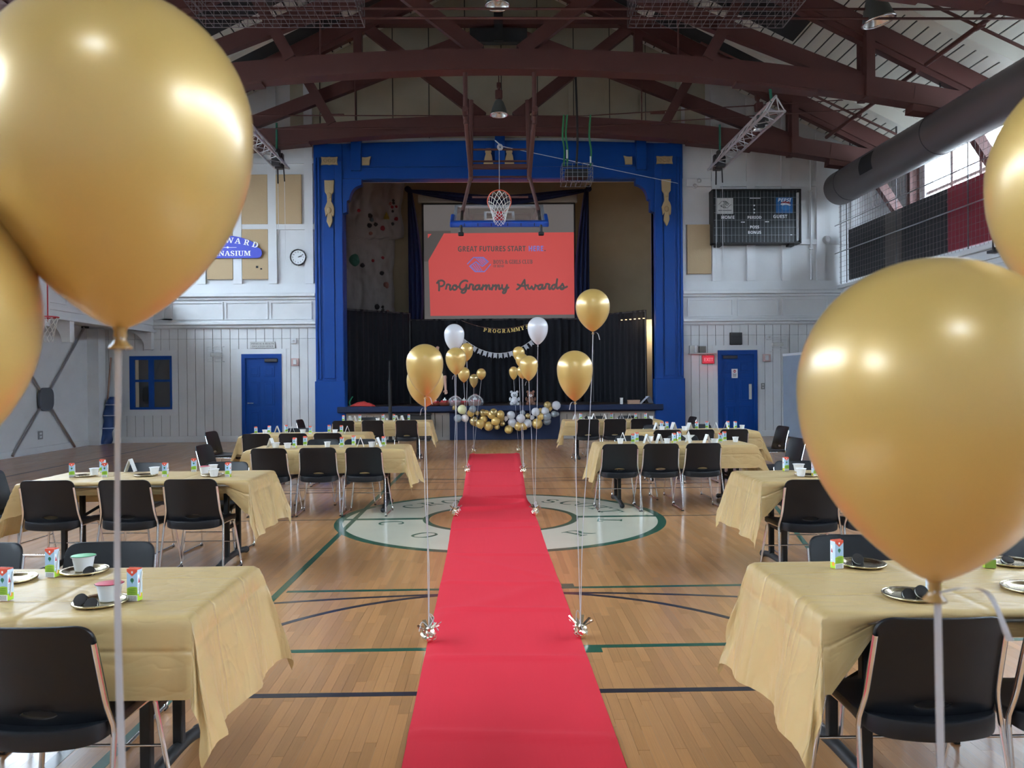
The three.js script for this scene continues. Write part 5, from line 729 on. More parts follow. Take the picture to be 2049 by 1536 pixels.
// stacking chair: black plastic seat and back on a chrome sled frame
const chair0 = thing('stacking_chair', 'x', 'chair', 0, 0, 0);
{
  const tess = new TessellateModifier(0.05, 6), bs = rrect(0.405, 0.36, 0.055, 0, 0.18), hole = new THREE.Path(); hole.absellipse(0, 0.055, 0.062, 0.019, 0, Math.PI * 2, true); bs.holes.push(hole);
  const bendB = (g) => { g = tess.modify(g.index ? g.toNonIndexed() : g); const p = g.attributes.position; for (let i = 0; i < p.count; i++) { const x = p.getX(i), y = p.getY(i), z = p.getZ(i), v = y / 0.36, w = 1 + 0.05 * (1 - v); p.setXYZ(i, x * w, 0.435 + y * 0.985, -(-0.195 - 0.075 * v - 0.02 * v * v + 0.55 * x * x) + z); } g = mergeVertices((g.deleteAttribute('normal'), g), 1e-4); g.computeVertexNormals(); return toCreasedNormals(g, 0.7); };
  const be = extrude(bs, 0.010, 0.004, 16); be.translate(0, 0, -0.005); part(chair0, 'backrest', bendB(be), mat.plastic);
  const ss = rrect(0.43, 0.43, 0.07), se = extrude(ss, 0.022, 0.006, 10); se.rotateX(-Math.PI / 2);
  let sg = tess.modify(se.toNonIndexed ? (se.index ? se.toNonIndexed() : se) : se); { const p = sg.attributes.position; for (let i = 0; i < p.count; i++) { const x = p.getX(i), y = p.getY(i), d = -p.getZ(i), rear = clamp((-d - 0.12) / 0.1, 0, 1), front = clamp((d - 0.12) / 0.1, 0, 1); p.setXYZ(i, x, 0.425 + y * (1 + rear) - 0.035 * front * front - 0.012 * (1 - (x / 0.215) ** 2) - 0.012 * rear, -(d - 0.05 * rear * (1 - (x / 0.24) ** 2))); } sg = mergeVertices((sg.deleteAttribute('normal'), sg), 1e-4); sg.computeVertexNormals(); sg = toCreasedNormals(sg, 0.7); }
  part(chair0, 'seat', sg, mat.plastic);
  for (const s of [-1, 1]) part(chair0, 'sled_leg', polyrod([V(s * 0.207, 0.735, -0.262), V(s * 0.212, 0.52, -0.205), V(s * 0.232, 0.435, -0.19), V(s * 0.252, 0.011, -0.275), V(s * 0.25, 0.011, 0.20), V(s * 0.20, 0.405, 0.16), V(s * 0.19, 0.41, -0.12)], 0.0095, 8, 0.035), mat.chrome);
  part(chair0, 'stretcher', polyrod([V(-0.222, 0.21, 0.18), V(0.222, 0.21, 0.18)], 0.006, 6), mat.chrome); part(chair0, 'seat_support', polyrod([V(-0.195, 0.405, 0.05), V(0.195, 0.405, 0.05)], 0.007, 6), mat.chrome);
  for (const s of [-1, 1]) for (const d of [-0.24, 0.17]) part(chair0, 'glide', RB(s * 0.25 - 0.013, s * 0.25 + 0.013, 0, 0.012, d - 0.02, d + 0.02, 0.004), mat.black);
}
const seat = { near: [], far: [], end: [] };
const C = (ti, kind, ...xs) => xs.forEach((x, i) => seat[kind].push([ti, x, i, xs.length]));
C(0, 'near', -1.47); C(0, 'far', -2.46, -1.83); C(1, 'near', -3.54, -2.91, -2.41); C(1, 'far', -3.32, -2.57); C(1, 'end', -4.16);
C(2, 'near', -2.58, -2.05, -1.50); C(2, 'far', -2.26, -1.76); C(2, 'end', -3.28); C(3, 'near', -3.50, -2.97, -2.45); C(3, 'far', -3.18); C(3, 'end', -4.10); C(4, 'near', -2.92, -2.36, -1.70); C(4, 'far', -2.62); C(4, 'end', -3.62);
C(5, 'near', 1.41, 1.90); C(5, 'far', 1.69, 2.58); C(6, 'near', 2.36, 2.86); C(6, 'far', 2.72); C(7, 'near', 1.45, 1.93, 2.42); C(7, 'far', 1.80, 2.50); C(7, 'end', 3.50); C(8, 'near', 2.53, 3.02, 3.53); C(8, 'far', 2.62, 3.34); C(8, 'end', 4.20); C(9, 'near', 1.74, 2.26, 2.78); C(9, 'far', 2.04, 2.72); C(9, 'end', 3.62);
{
  let first = true;
  const place = (label, x, d, turn) => { if (first) { first = false; chair0.position.set(x, 0, -d); chair0.rotation.y = turn; chair0.userData.label = label; chair0.userData.group = 'black stacking chairs at the tables'; } else copyOf(chair0, label, x, 0, d, turn, 'black stacking chairs at the tables'); };
  const nth = (i, n, side) => (n === 1 ? 'only one' : n === 2 ? ['left one', 'right one'][i] : ['left one', 'middle one', 'right one'][i]);
  for (const [ti, x, i, n] of seat.near) { const t = TABLES[ti]; place(`black chair in front, ${nth(i, n)} at ${t.where}`, x, t.d0 + 0.03 + rr(-0.02, 0.02), rr(-0.05, 0.05)); }
  for (const [ti, x, i, n] of seat.far) { const t = TABLES[ti]; place(`black chair, ${nth(i, n)}, behind ${t.where}`, x, t.d1 + 0.04 + rr(-0.02, 0.02), Math.PI + rr(-0.06, 0.06)); }
  for (const [ti, x] of seat.end) { const t = TABLES[ti]; place(`black chair at the outer end of ${t.where}`, x, (t.d0 + t.d1) / 2 - 0.05 + (ti === 1 ? 0.1 : 0), t.side === 'left' ? -Math.PI / 2 - 0.08 : Math.PI / 2 + 0.08); }
}

// ---------------------------------------------------------------- things on the tables
{
  const T0 = TOP + 0.008, face = (back) => canvasTex(128, 320, (c, w, h) => {
    const gr = c.createLinearGradient(0, 0, 0, h); c.fillStyle = '#a9c9e4'; c.fillRect(0, 0, w, h); c.fillStyle = '#e2543c'; c.beginPath(); c.moveTo(0, 0); c.lineTo(w, 0); c.lineTo(w, 26); c.lineTo(w / 2, 74); c.lineTo(0, 26); c.fill(); c.fillStyle = '#fff'; c.fillRect(54, 22, 20, 22);
    if (back) { c.fillStyle = '#8ea9bb'; for (let k = 0; k < 8; k++) c.fillRect(14, 86 + k * 15, 100 - (k % 3) * 14, 6); c.fillStyle = '#7d9a3c'; c.fillRect(0, 222, w, 98); return; }
    c.fillStyle = '#1d6b4c'; c.beginPath(); c.arc(64, 112, 21, 0, 7); c.fill(); c.beginPath(); c.moveTo(56, 128); c.lineTo(72, 128); c.lineTo(64, 150); c.fill(); c.fillStyle = '#9cc43a'; c.beginPath(); c.moveTo(0, 196); c.quadraticCurveTo(60, 164, 128, 184); c.lineTo(128, 262); c.lineTo(0, 262); c.fill(); c.fillStyle = '#5f8f1e'; for (let k = 0; k < 4; k++) { c.beginPath(); c.ellipse(64, 200 + k * 17, 52, 5, -0.1, 0, 7); c.fill(); }
    c.fillStyle = '#eef0f0'; c.fillRect(0, 262, w, 58); c.fillStyle = '#555'; for (let k = 0; k < 17; k++) c.fillRect(14 + k * 6, 268, k % 3 ? 2 : 4, 48); }), side = canvasTex(96, 320, (c, w, h) => {
    c.fillStyle = '#cfe2f2'; c.fillRect(0, 0, w, h); c.fillStyle = '#e2543c'; c.fillRect(0, 0, w, 10); c.fillStyle = '#fff'; c.fillRect(10, 60, 30, 170); c.fillStyle = '#c33a4a'; c.beginPath(); c.moveTo(30, 84); c.lineTo(52, 140); c.lineTo(14, 140); c.fill(); c.fillStyle = '#8892a0'; for (let k = 0; k < 7; k++) c.fillRect(12, 154 + k * 10, 26, 4); c.fillStyle = '#b5dc3c'; c.fillRect(0, 250, w, 70); c.fillStyle = '#f5a13c'; c.beginPath(); c.arc(58, 268, 24, 0, 7); c.fill(); });
  const fm = M([1, 1, 1], 0.45, { map: face(false) }), bm = M([1, 1, 1], 0.45, { map: face(true) }), smt = M([1, 1, 1], 0.45, { map: side }), tm = M([0.72, 0.13, 0.07], 0.5);
  const carton = thing('juice_carton', 'x', 'juice box', 0, 0, 0); carton.userData.group = 'juice cartons on the tables';
  const cg = new THREE.BoxGeometry(0.042, 0.118, 0.030); cg.translate(0, 0.059, 0); part(carton, 'carton', cg, [smt, smt, tm, tm, fm, bm]); part(carton, 'straw', rod(V(0.0235, 0.018, -0.006), V(0.0235, 0.104, 0.010), 0.0028, 6), mat.paper); part(carton, 'seam', B(-0.020, 0.020, 0.118, 0.121, -0.003, 0.003), tm);
  const cup = (lid) => { const t = thing('fruit_cup', 'x', 'cup', 0, 0, 0); t.userData.group = 'white cups on the tables'; const g = lathe([[0, 0], [0.032, 0], [0.034, 0.004], [0.044, 0.052], [0.050, 0.054], [0.050, 0.057], [0.042, 0.056], [0.033, 0.006], [0, 0.005]], 28); g.scale(1, 1.12, 0.82); part(t, 'cup_body', g, mat.cup); const l = lid ? lathe([[0, 0.003], [0.046, 0.0025], [0.051, 0], [0, 0]], 28) : lathe([[0, 0.004], [0.03, 0.002], [0.041, 0], [0, 0]], 24); l.scale(1, 1, 0.82); l.translate(0, lid ? 0.064 : 0.05, 0); part(t, lid ? 'foil_lid' : 'filling', l, lid || M([0.62, 0.58, 0.52], 0.6)); return t; };
  const cups = [cup(M([0.16, 0.50, 0.24], 0.35, { metalness: 0.2 })), cup(M([0.62, 0.07, 0.12], 0.35, { metalness: 0.2 })), cup(null)];
  const plate = thing('plate', 'x', 'plate', 0, 0, 0); plate.userData.group = 'round metallic plates on the tables'; part(plate, 'dish', lathe([[0, 0.002], [0.062, 0.002], [0.070, 0.006], [0.078, 0.010], [0.092, 0.011], [0.097, 0.008], [0.097, 0.004], [0.07, 0.0], [0, 0]], 48), M([0.62, 0.52, 0.33], 0.2, { metalness: 1 })); { const g = new THREE.TorusGeometry(0.095, 0.003, 6, 48); g.rotateX(Math.PI / 2); g.translate(0, 0.009, 0); part(plate, 'rolled_rim', g, M([0.75, 0.66, 0.46], 0.2, { metalness: 1 })); }
  const cookie = thing('sandwich_cookie', 'x', 'cookie', 0, 0, 0); cookie.userData.group = 'dark sandwich cookies'; const wf = lathe([[0, 0.006], [0.022, 0.006], [0.0235, 0.004], [0.0235, 0.001], [0.022, 0], [0, 0]], 28); const ck = M([0.012, 0.009, 0.008], 0.75); part(cookie, 'wafer', wf, ck); part(cookie, 'wafer', wf.clone().translate(0, 0.0125, 0), ck); part(cookie, 'cream', lathe([[0, 0.0135], [0.0218, 0.0135], [0.0225, 0.010], [0.0218, 0.006], [0, 0.006]], 28), mat.paper);
  const card = thing('tent_card', 'x', 'tent card', 0, 0, 0); card.userData.group = 'white folded tent cards'; for (const s of [-1, 1]) part(card, 'card_half', bar(V(s * 0.042, 0.002, 0), V(s * 0.001, 0.115, 0), 0.09, 0.003, new THREE.Vector3(s, 0, 0)), mat.paper);
  const stk = thing('star_card', 'white star-shaped paper centrepiece on the third table right of the carpet', 'paper star', 2.39, T0, 9.8); { const pts = []; for (let k = 0; k < 10; k++) { const a = k * Math.PI / 5 + Math.PI / 2, r = k % 2 ? 0.035 : 0.085; pts.push([r * Math.cos(a), 0.07 + r * Math.sin(a)]); } const e = extrude(poly(pts), 0.004); part(stk, 'star', e, mat.paper); part(stk, 'prop', bar(V(0, 0.002, -0.06), V(0, 0.1, 0), 0.03, 0.003), mat.paper); }
  const firsts = new Set();
  const set = (src, label, x, d, turn, y = T0) => { if (!firsts.has(src)) { firsts.add(src); src.position.set(x, y, -d); src.rotation.y = turn; src.userData.label = label; return src; } return copyOf(src, label, x, y, d, turn); };
  const ITEMS = [
    { j: [[-1.83, 3.0], [-1.85, 3.35], [-1.34, 2.97]], p: [[-1.99, 3.3], [-1.76, 3.43], [-1.45, 2.94]] },
    { j: [[-3.63, 6.89], [-3.52, 7.2], [-3.34, 6.87], [-2.82, 6.85], [-2.71, 7.2], [-2.27, 6.8]], c: [[-3.48, 6.97], [-2.98, 7.01], [-2.53, 7.18], [-2.39, 6.80]], p: [[-3.55, 6.96], [-3.03, 6.95], [-2.44, 6.90]], k: [[-3.3, 7.26]] },
    { j: [[-2.44, 9.72], [-2.37, 9.95], [-1.87, 9.72], [-1.77, 9.98], [-1.37, 9.78]], c: [[-2.66, 9.7], [-2.5, 9.62], [-2.05, 9.75], [-1.5, 9.66]], k: [[-2.73, 9.74], [-1.64, 9.70], [-1.43, 9.68]] },
    { j: [[-3.65, 12.2], [-3.5, 12.4], [-3.28, 12.55], [-2.82, 12.2], [-2.59, 12.45], [-2.37, 12.3]], c: [[-3.54, 12.3], [-2.96, 12.3], [-2.44, 12.16]], k: [[-3.38, 12.4], [-3.14, 12.36], [-2.26, 12.2]] },
    { j: [[-3.02, 15.9], [-2.72, 16.05], [-2.26, 16.1], [-2.04, 16.1], [-1.74, 16.05]], c: [[-2.32, 15.75]], k: [[-2.86, 15.7], [-2.77, 15.72], [-1.95, 15.75], [-1.84, 15.7]] },
    { j: [[1.43, 3.31], [1.59, 2.86], [2.06, 3.28]], p: [[1.56, 3.36], [1.51, 2.87], [2.2, 3.35], [2.0, 2.94]] },
    { j: [[2.48, 6.75], [2.58, 6.38]], c: [[2.58, 6.72], [2.46, 6.36]], p: [[2.53, 6.42]] },
    { j: [[1.70, 9.8], [1.79, 10.05], [2.22, 9.85], [2.34, 10.1], [2.77, 9.75], [2.91, 10.05]], k: [[1.62, 10.1], [1.87, 9.78], [2.02, 9.76], [2.58, 9.65]], c: [[1.54, 9.78], [1.97, 10.1], [2.1, 9.70], [2.66, 9.6], [2.99, 9.85]] },
    { j: [[2.60, 12.4], [2.69, 12.42], [3.13, 12.3], [3.33, 12.45], [3.66, 12.45], [3.75, 12.36]], k: [[2.5, 12.3], [2.78, 12.36], [2.99, 12.2], [3.40, 12.2], [3.54, 12.14]], c: [[2.56, 12.16], [2.90, 12.14], [3.84, 12.3]] },
    { j: [[1.7, 15.8], [2.30, 15.7], [2.74, 15.5], [2.95, 15.55]], k: [[1.57, 15.63], [1.95, 15.72], [2.14, 15.55], [2.47, 15.48], [2.62, 15.46]], c: [[1.85, 15.55], [3.06, 15.54]] }];
  const num = ['leftmost', 'second from the left', 'third from the left', 'fourth from the left', 'fifth from the left', 'sixth from the left'];
  ITEMS.forEach((it, ti) => {
    const t = TABLES[ti], w = t.where.replace(' table ', ' table, '), s = (l) => (l || []).slice().sort((a, b) => a[0] - b[0]);
    s(it.j).forEach(([x, d], i) => set(carton, `juice carton, ${num[i]}, on the ${w}`, x, d, ti === 0 ? -0.16 : ti === 5 ? (i === 2 ? 2.9 : 0.3) : rr(-0.5, 0.5)));
    s(it.k).forEach(([x, d], i) => set(card, `white tent card, ${num[i]}, on the ${w}`, x, d, rr(-0.4, 0.4)));
    s(it.p).forEach(([x, d], i) => set(plate, `gold metallic plate, ${num[i]}, on the ${w}`, x, d, 0));
    s(it.c).forEach(([x, d], i) => { const on = (it.p || []).some((p) => Math.hypot(p[0] - x, p[1] - d) < 0.12); set(cups[2], `white fruit cup, ${num[i]}, on the ${w}`, x, d, rr(0, 3), on ? T0 + 0.003 : T0); });
  });
  set(cups[0], 'white cup with a green foil lid on the nearest table left of the carpet', -1.765, 3.435, 0.3, T0 + 0.003); set(cups[1], 'white cup with a red foil lid on the nearest table left of the carpet', -1.425, 2.955, 0.2, T0 + 0.003); copyOf(cups[1], 'red-lidded white cup at the right end of the second table left of carpet', -2.55, T0 + 0.003, 7.02, 1);
  const ckAt = (label, x, d, y, tilt = 0, turn = 0) => { const c = set(cookie, label, x, d, turn, T0 + 0.003 + y); if (tilt) c.rotation.x = tilt; };
  ckAt('dark sandwich cookie leaning on the plate before the red-lidded cup', -1.50, 2.905, 0.012, 0.9, 0.6); ckAt('dark sandwich cookie lying beside the red-lidded cup', -1.455, 2.89, 0.0); ckAt('dark sandwich cookie beside the green-lidded cup', -1.715, 3.39, 0.0);
  ckAt('lower dark cookie of the stack of two on the right near table', 1.53, 3.345, 0); ckAt('upper dark cookie of the stack of two on the right near table', 1.532, 3.347, 0.0190);
  ckAt('dark cookie lying flat on the plate above the black chair back', 1.495, 2.86, 0); ckAt('dark cookie on edge showing white cream on the front right plate', 1.535, 2.85, 0.014, 1.0, -0.3); ckAt('dark cookie on the plate at the right picture edge', 2.16, 3.32, 0.008, 0.5);
}

// ---------------------------------------------------------------- carpet
{
  const cp = thing('red_carpet', 'long red fabric carpet runner with wrinkles leading to the stage', 'carpet', 0, 0, 0);
  const ctl = [[2.2, -0.375, 0.53], [3.2, -0.389, 0.514], [4.6, -0.411, 0.502], [7.15, -0.443, 0.464], [8.65, -0.485, 0.456], [9.6, -0.485, 0.43], [10.0, -0.47, 0.415], [10.4, -0.44, 0.40], [12.5, -0.482, 0.438], [14.5, -0.52, 0.47], [16.65, -0.541, 0.503]];
  const at = (d) => { let i = 1; while (i < ctl.length - 1 && ctl[i][0] < d) i++; const a = ctl[i - 1], b = ctl[i], t = (d - a[0]) / (b[0] - a[0]); return [lerp(a[1], b[1], t), lerp(a[2], b[2], t)]; };
  const ht = (d, u) => { let y = 0.004; const bump = (c, w, h, k = 0) => { const q = (d - c - k * (u - 0.5)) / w; return h * Math.exp(-q * q); }; y += bump(9.55, 0.10, 0.045, 0.25) + bump(9.95, 0.12, 0.075, -0.35) + bump(10.3, 0.07, 0.045, 0.2); for (const c of [3.45, 4.42, 5.35, 6.05, 7.05, 8.3, 8.75, 11.6, 13.4]) y += bump(c, 0.035, 0.013, 0.12 * Math.sin(c * 7)); y += bump(5.6, 0.16, 0.012, 0.9) + bump(6.6, 0.06, 0.007, -0.9) + 0.004 * fbm(d * 3, u * 3); const e = Math.min(u, 1 - u); return y * Math.min(1, 0.25 + e * 12) + (d > 10.4 ? 0.016 * Math.exp(-(((e - 0.06) / 0.03) ** 2)) : 0); };
  const g = grid(30, 460, (u, v) => { const d = lerp(2.2, 16.65, v), [a, b] = at(d); return V(lerp(a, b, u) + 0.004 * (fbm(d * 4, u + 3) - 0.5), ht(d, u), d); }); part(cp, 'fabric', g, new THREE.MeshStandardMaterial().copy(mat.red)); cp.children[0].material.side = THREE.DoubleSide;
  const sp = new THREE.CylinderGeometry(0.018, 0.018, 0.003, 14); sp.translate(0.36, 0.030, -9.72); part(cp, 'grey_spot', sp, M([0.12, 0.10, 0.13], 0.8));
}

// ---------------------------------------------------------------- balloons
const egg = (R, len, seg = 48) => {                   // latex balloon, knot at the origin, crown up
  const pts = [], lo = len - R, N = 36; pts.push([0.0001, 0.0]);
  for (let i = 0; i <= N; i++) { const s = 1 - i / N, r = R * Math.pow(Math.max(0, 1 - Math.pow(s, 2.15)), 0.78); if (r < 0.0055 * (R / 0.11)) continue; pts.push([r, lo * (1 - s)]); }
  for (let i = 1; i <= 22; i++) { const a = i / 22 * Math.PI / 2; pts.push([Math.max(R * Math.cos(a), 0.0001), lo + R * Math.sin(a)]); }
  return lathe(pts, seg);
};
const flat = (pts, w, seg) => {                       // flat ribbon along a path
  const c = new THREE.CatmullRomCurve3(pts), sh = poly([[-w / 2, -0.0004], [w / 2, -0.0004], [w / 2, 0.0004], [-w / 2, 0.0004]]), P = c.getSpacedPoints(seg), pos = [], idx = [];
  P.forEach((p, i) => { const a = 0.35 * Math.sin(i * 0.35 + pts[0].x * 9), dx = Math.cos(a) * w / 2, dz = Math.sin(a) * w / 2; for (const [s, o] of [[-1, -0.0003], [1, -0.0003], [1, 0.0003], [-1, 0.0003]]) pos.push(p.x + s * dx - dz * 0, p.y, p.z + s * dz + o); if (i) for (let k = 0; k < 4; k++) { const A = (i - 1) * 4 + k, B2 = (i - 1) * 4 + (k + 1) % 4; idx.push(A, B2, A + 4, B2, B2 + 4, A + 4); } });
  const g = new THREE.BufferGeometry(); g.setAttribute('position', new THREE.Float32BufferAttribute(pos, 3)); g.setIndex(idx); g.computeVertexNormals(); return g;
};
function balloon(label, m, X, Y, D, R, len, foot, group, tail = 0, knotDark) {   // Y: height of the widest part
  const t = thing('balloon', label, 'balloon', X, Y - (len - R), D, 0, group);
  part(t, 'latex', egg(R, len, R > 0.09 && D < 2 ? 96 : 40), m);
  const k = R / 0.11, kg = lathe([[0.0115 * k, 0.007 * k], [0.0070 * k, 0.003 * k], [0.0048 * k, -0.001 * k], [0.0055 * k, -0.005 * k], [0.0045 * k, -0.007 * k], [0.0062 * k, -0.011 * k], [0.0092 * k, -0.014 * k], [0.0098 * k, -0.0155 * k], [0.0085 * k, -0.016 * k], [0.0045 * k, -0.010 * k]], 24); part(t, 'knot', kg, m === mat.goldBalloon || m === mat.olive ? mat.knot : m);
  const fx = foot[0] - X, fy = foot[1] - (Y - (len - R)), fz = foot[2] - D, w = D < 2 ? 0.0058 : 0.005, mid = (s, a) => V(fx * s + a, lerp(-0.01, fy, s), fz * s);
  part(t, 'ribbon', flat([V(0, -0.006 * k, -0.004), mid(0.15, 0.006 * rr(-1, 1)), mid(0.4, 0.012 * rr(-1, 1)), mid(0.7, 0.012 * rr(-1, 1)), mid(1, 0)], w, 60), mat.ribbon);
  if (tail) part(t, 'ribbon_tail', flat([V(0, -0.008, -0.004), V(tail * 0.03, -0.004, -0.004), V(tail * 0.06, -0.010, 0), V(tail * 0.085, Math.abs(tail) > 1.2 ? -0.012 : -0.05, 0)], w, 20), mat.ribbon);
  return t;
}
{
  const G = mat.goldBalloon, Wt = mat.whiteBalloon, gp = 'gold balloons on ribbons along the carpet';
  balloon('largest gold balloon, filling the upper left of the picture', G, -0.321, 1.774, 0.69, 0.1105, 0.286, [-0.325, 0.02, 0.71], gp, 0);
  balloon('gold balloon cut by the left picture edge, overlapping the largest one', G, -0.474, 1.612, 0.62, 0.112, 0.262, [-0.42, 0.02, 0.66], gp);
  balloon('large gold balloon with a knot above the right near table', G, 0.368, 1.5435, 0.66, 0.1085, 0.272, [0.392, 0.02, 0.68], gp, 0.75);
  balloon('gold balloon cut by the upper right picture edge', G, 0.568, 1.733, 0.70, 0.112, 0.268, [0.46, 0.02, 0.70], gp);
  const w1 = [-0.405, 0.05, 4.72], w2 = [0.50, 0.09, 4.75], w3 = [-0.46, 0.05, 9.05], w4 = [0.445, 0.05, 9.03], w5 = [-0.475, 0.05, 13.28], w6 = [0.456, 0.05, 13.2], w7 = [-0.463, 0.05, 16.9], w8 = [0.496, 0.05, 17.0];
  balloon('front one of two overlapping gold balloons left of the screen bottom', G, -0.417, 1.659, 4.75, 0.110, 0.31, w1, gp, 0.5); balloon('rear one of two overlapping gold balloons, lower and half hidden', G, -0.435, 1.553, 4.98, 0.116, 0.284, w1, gp, -0.4);
  balloon('gold balloon with a long taper right of the aisle, lower of the pair', G, 0.481, 1.616, 4.78, 0.108, 0.306, w2, gp, -0.4); balloon('highest gold balloon overlapping the right side of the screen', G, 0.613, 2.007, 4.95, 0.106, 0.267, w2, gp, 0.5);
  balloon('white balloon on the left, above a gold one before the curtain', Wt, -0.47, 2.09, 9.3, 0.117, 0.333, w3, 'white balloons on ribbons'); balloon('gold balloon directly beneath the left white balloon', G, -0.442, 1.806, 9.05, 0.117, 0.313, w3, gp, -0.5);
  balloon('white balloon on the right, touching the bottom of the screen', Wt, 0.495, 2.148, 9.1, 0.117, 0.32, w4, 'white balloons on ribbons'); balloon('gold balloon lower left of the right white balloon, biggest of its cluster', G, 0.382, 1.717, 8.95, 0.104, 0.287, w4, gp, -0.5);
  balloon('small gold balloon right behind the left white balloon', G, -0.466, 2.06, 13.3, 0.109, 0.301, w5, gp); balloon('small gold balloon below right of the left white balloon cluster', G, -0.515, 1.667, 13.2, 0.099, 0.257, w5, gp);
  balloon('topmost small gold balloon of the right cluster, under the pennants', G, 0.404, 2.005, 13.35, 0.101, 0.268, w6, gp); balloon('second small gold balloon of the right cluster, overlapping the topmost', G, 0.45, 1.883, 13.2, 0.105, 0.25, w6, gp); balloon('small gold balloon mostly hidden behind the biggest of the right cluster', G, 0.456, 1.69, 13.0, 0.098, 0.229, w6, gp);
  balloon('small dark gold balloon left of the lone far one, before the curtain', mat.olive, -0.449, 1.581, 16.9, 0.096, 0.297, w7, gp); balloon('small gold balloon nearest the centre of the black curtain', G, -0.292, 1.693, 17.1, 0.102, 0.247, w7, gp); balloon('lowest left small gold balloon of the right cluster', G, 0.40, 1.734, 17.0, 0.096, 0.288, w8, gp);
  // foil weights
  const wt = thing('balloon_weight', 'x', 'balloon weight', 0, 0, 0); wt.userData.group = 'silver foil balloon weights by the carpet';
  const ig = new THREE.IcosahedronGeometry(0.042, 4), p = ig.attributes.position; for (let i = 0; i < p.count; i++) { const x = p.getX(i), y = p.getY(i), z = p.getZ(i), q = 0.8 + 0.55 * Math.abs(vnoise(x * 70 + 9, y * 70 + z * 60) - 0.5) + 0.25 * vnoise(z * 120 + 5, x * 100); p.setXYZ(i, x * q, (y + 0.042) * q, z * q); } part(wt, 'foil_body', toCreasedNormals(ig, 0.3), mat.foil);
  const fr = []; for (let k = 0; k < 9; k++) { const a = k * 0.7, l = 0.05 + 0.03 * hash(k, 1); fr.push(bar(V(0.01 * Math.cos(a), 0.07, 0.01 * Math.sin(a)), V(l * Math.cos(a), 0.09 + 0.05 * hash(k, 3), l * Math.sin(a)), 0.022, 0.0012)); } part(wt, 'foil_frill', fr, mat.foil); part(wt, 'curled_ribbon', [tube([V(0, 0.09, 0), V(0.03, 0.14, 0.01), V(0, 0.165, 0.02), V(0.02, 0.12, 0.03), V(0.055, 0.06, 0.03)], 0.0028, 24, 5), tube([V(0, 0.09, 0), V(-0.04, 0.12, 0), V(-0.055, 0.07, -0.02)], 0.0028, 16, 5)], mat.ribbon);
  [[w1, 'silver foil balloon weight, nearest one on the left carpet edge'], [w2, 'silver foil balloon weight, nearest one on the right carpet edge'], [w3, 'silver foil balloon weight on the left carpet edge inside the painted circle'], [w4, 'silver foil balloon weight on the right carpet edge inside the painted circle'], [w5, 'third silver foil balloon weight along the left carpet edge'], [w6, 'third silver foil balloon weight along the right carpet edge'], [w7, 'silver foil balloon weight at the far left carpet corner'], [w8, 'silver foil balloon weight at the far right carpet corner']].forEach(([q, lab], i) => { if (!i) { wt.position.set(q[0], 0, -q[2]); wt.userData.label = lab; } else copyOf(wt, lab, q[0], 0, q[2], i * 1.3); });
}
// garland of balloons on the stage front
{
  const src = '-1.03,0.85,0.065o -0.84,0.80,0.121y -0.95,0.58,0.105s -0.77,0.58,0.100p -0.57,0.81,0.100s -0.62,0.71,0.097g -0.46,0.71,0.056g -0.54,0.50,0.121o -0.38,0.43,0.113g -0.31,0.71,0.097o -0.30,0.55,0.105g -0.22,0.71,0.073g -0.17,0.37,0.121g -0.09,0.66,0.110g -0.04,0.72,0.105o 0.04,0.35,0.073g 0.01,0.50,0.116g 0.13,0.67,0.105g 0.16,0.57,0.089o 0.18,0.43,0.073o 0.27,0.56,0.061p 0.34,0.28,0.110g 0.40,0.64,0.110w 0.43,0.45,0.113w 0.60,0.36,0.121g 0.65,0.56,0.113w 0.70,0.70,0.073s 0.83,0.62,0.073o 0.82,0.43,0.113w 0.73,0.36,0.097g 0.94,0.58,0.061w 1.03,0.72,0.110w 1.07,0.42,0.137g 1.16,0.60,0.089g 1.16,0.76,0.065o 1.27,0.74,0.105w 1.34,0.89,0.100o 1.40,0.81,0.065g 1.56,0.88,0.113w 1.32,0.60,0.113s 1.32,0.48,0.110s 1.50,0.66,0.089s 1.58,0.66,0.061s';
  const list = src.split(' ').map((q) => { const [x, y, r] = q.slice(0, -1).split(',').map(Number); return { x, y, r, c: q.slice(-1) }; });
  const K = { g: ['gold', mat.goldBalloon], o: ['dark clear gold', mat.olive], w: ['white', mat.whiteBalloon], y: ['pale yellow', mat.yellowBalloon], p: ['pinkish white', mat.pinkBalloon], s: ['clear silver', mat.clearBalloon] };
  const seen = {}, tot = {}; list.forEach((q) => (tot[q.c] = (tot[q.c] || 0) + 1)); const nm = ['leftmost', 'second', 'third', 'fourth', 'fifth', 'sixth', 'seventh', 'eighth', 'ninth', 'tenth', 'eleventh', 'twelfth', 'thirteenth', 'fourteenth', 'fifteenth', 'sixteenth', 'seventeenth'];
  list.slice().sort((a, b) => a.x - b.x).forEach((q, i) => {
    const n = (seen[q.c] = (seen[q.c] || 0) + 1) - 1, [cn, m] = K[q.c], lab = tot[q.c] === 1 ? `round ${cn} balloon at the left end of the stage front garland` : `${q.r < 0.08 ? 'small' : 'round'} ${cn} balloon in the stage garland, ${nm[n]}${n ? ' from the left' : ''} of its colour`;
    const t = thing('garland_balloon', lab, 'balloon', q.x, q.y, 20.42 - q.r - 0.12 * hash(i, 6), 0, 'balloons of the stage front garland'); const g = egg(q.r, q.r * 2.12, 28); g.translate(0, -q.r * 1.12, 0); g.rotateX(-1.2 + hash(i, 1)); g.rotateZ(hash(i, 2) * 2 - 1); part(t, 'latex', g, m); const kg = new THREE.ConeGeometry(0.012, 0.03, 8); kg.translate(0, -q.r * 1.13, 0); kg.rotateX(-1.2 + hash(i, 1)); kg.rotateZ(hash(i, 2) * 2 - 1); part(t, 'knot', kg, m);
  });
}

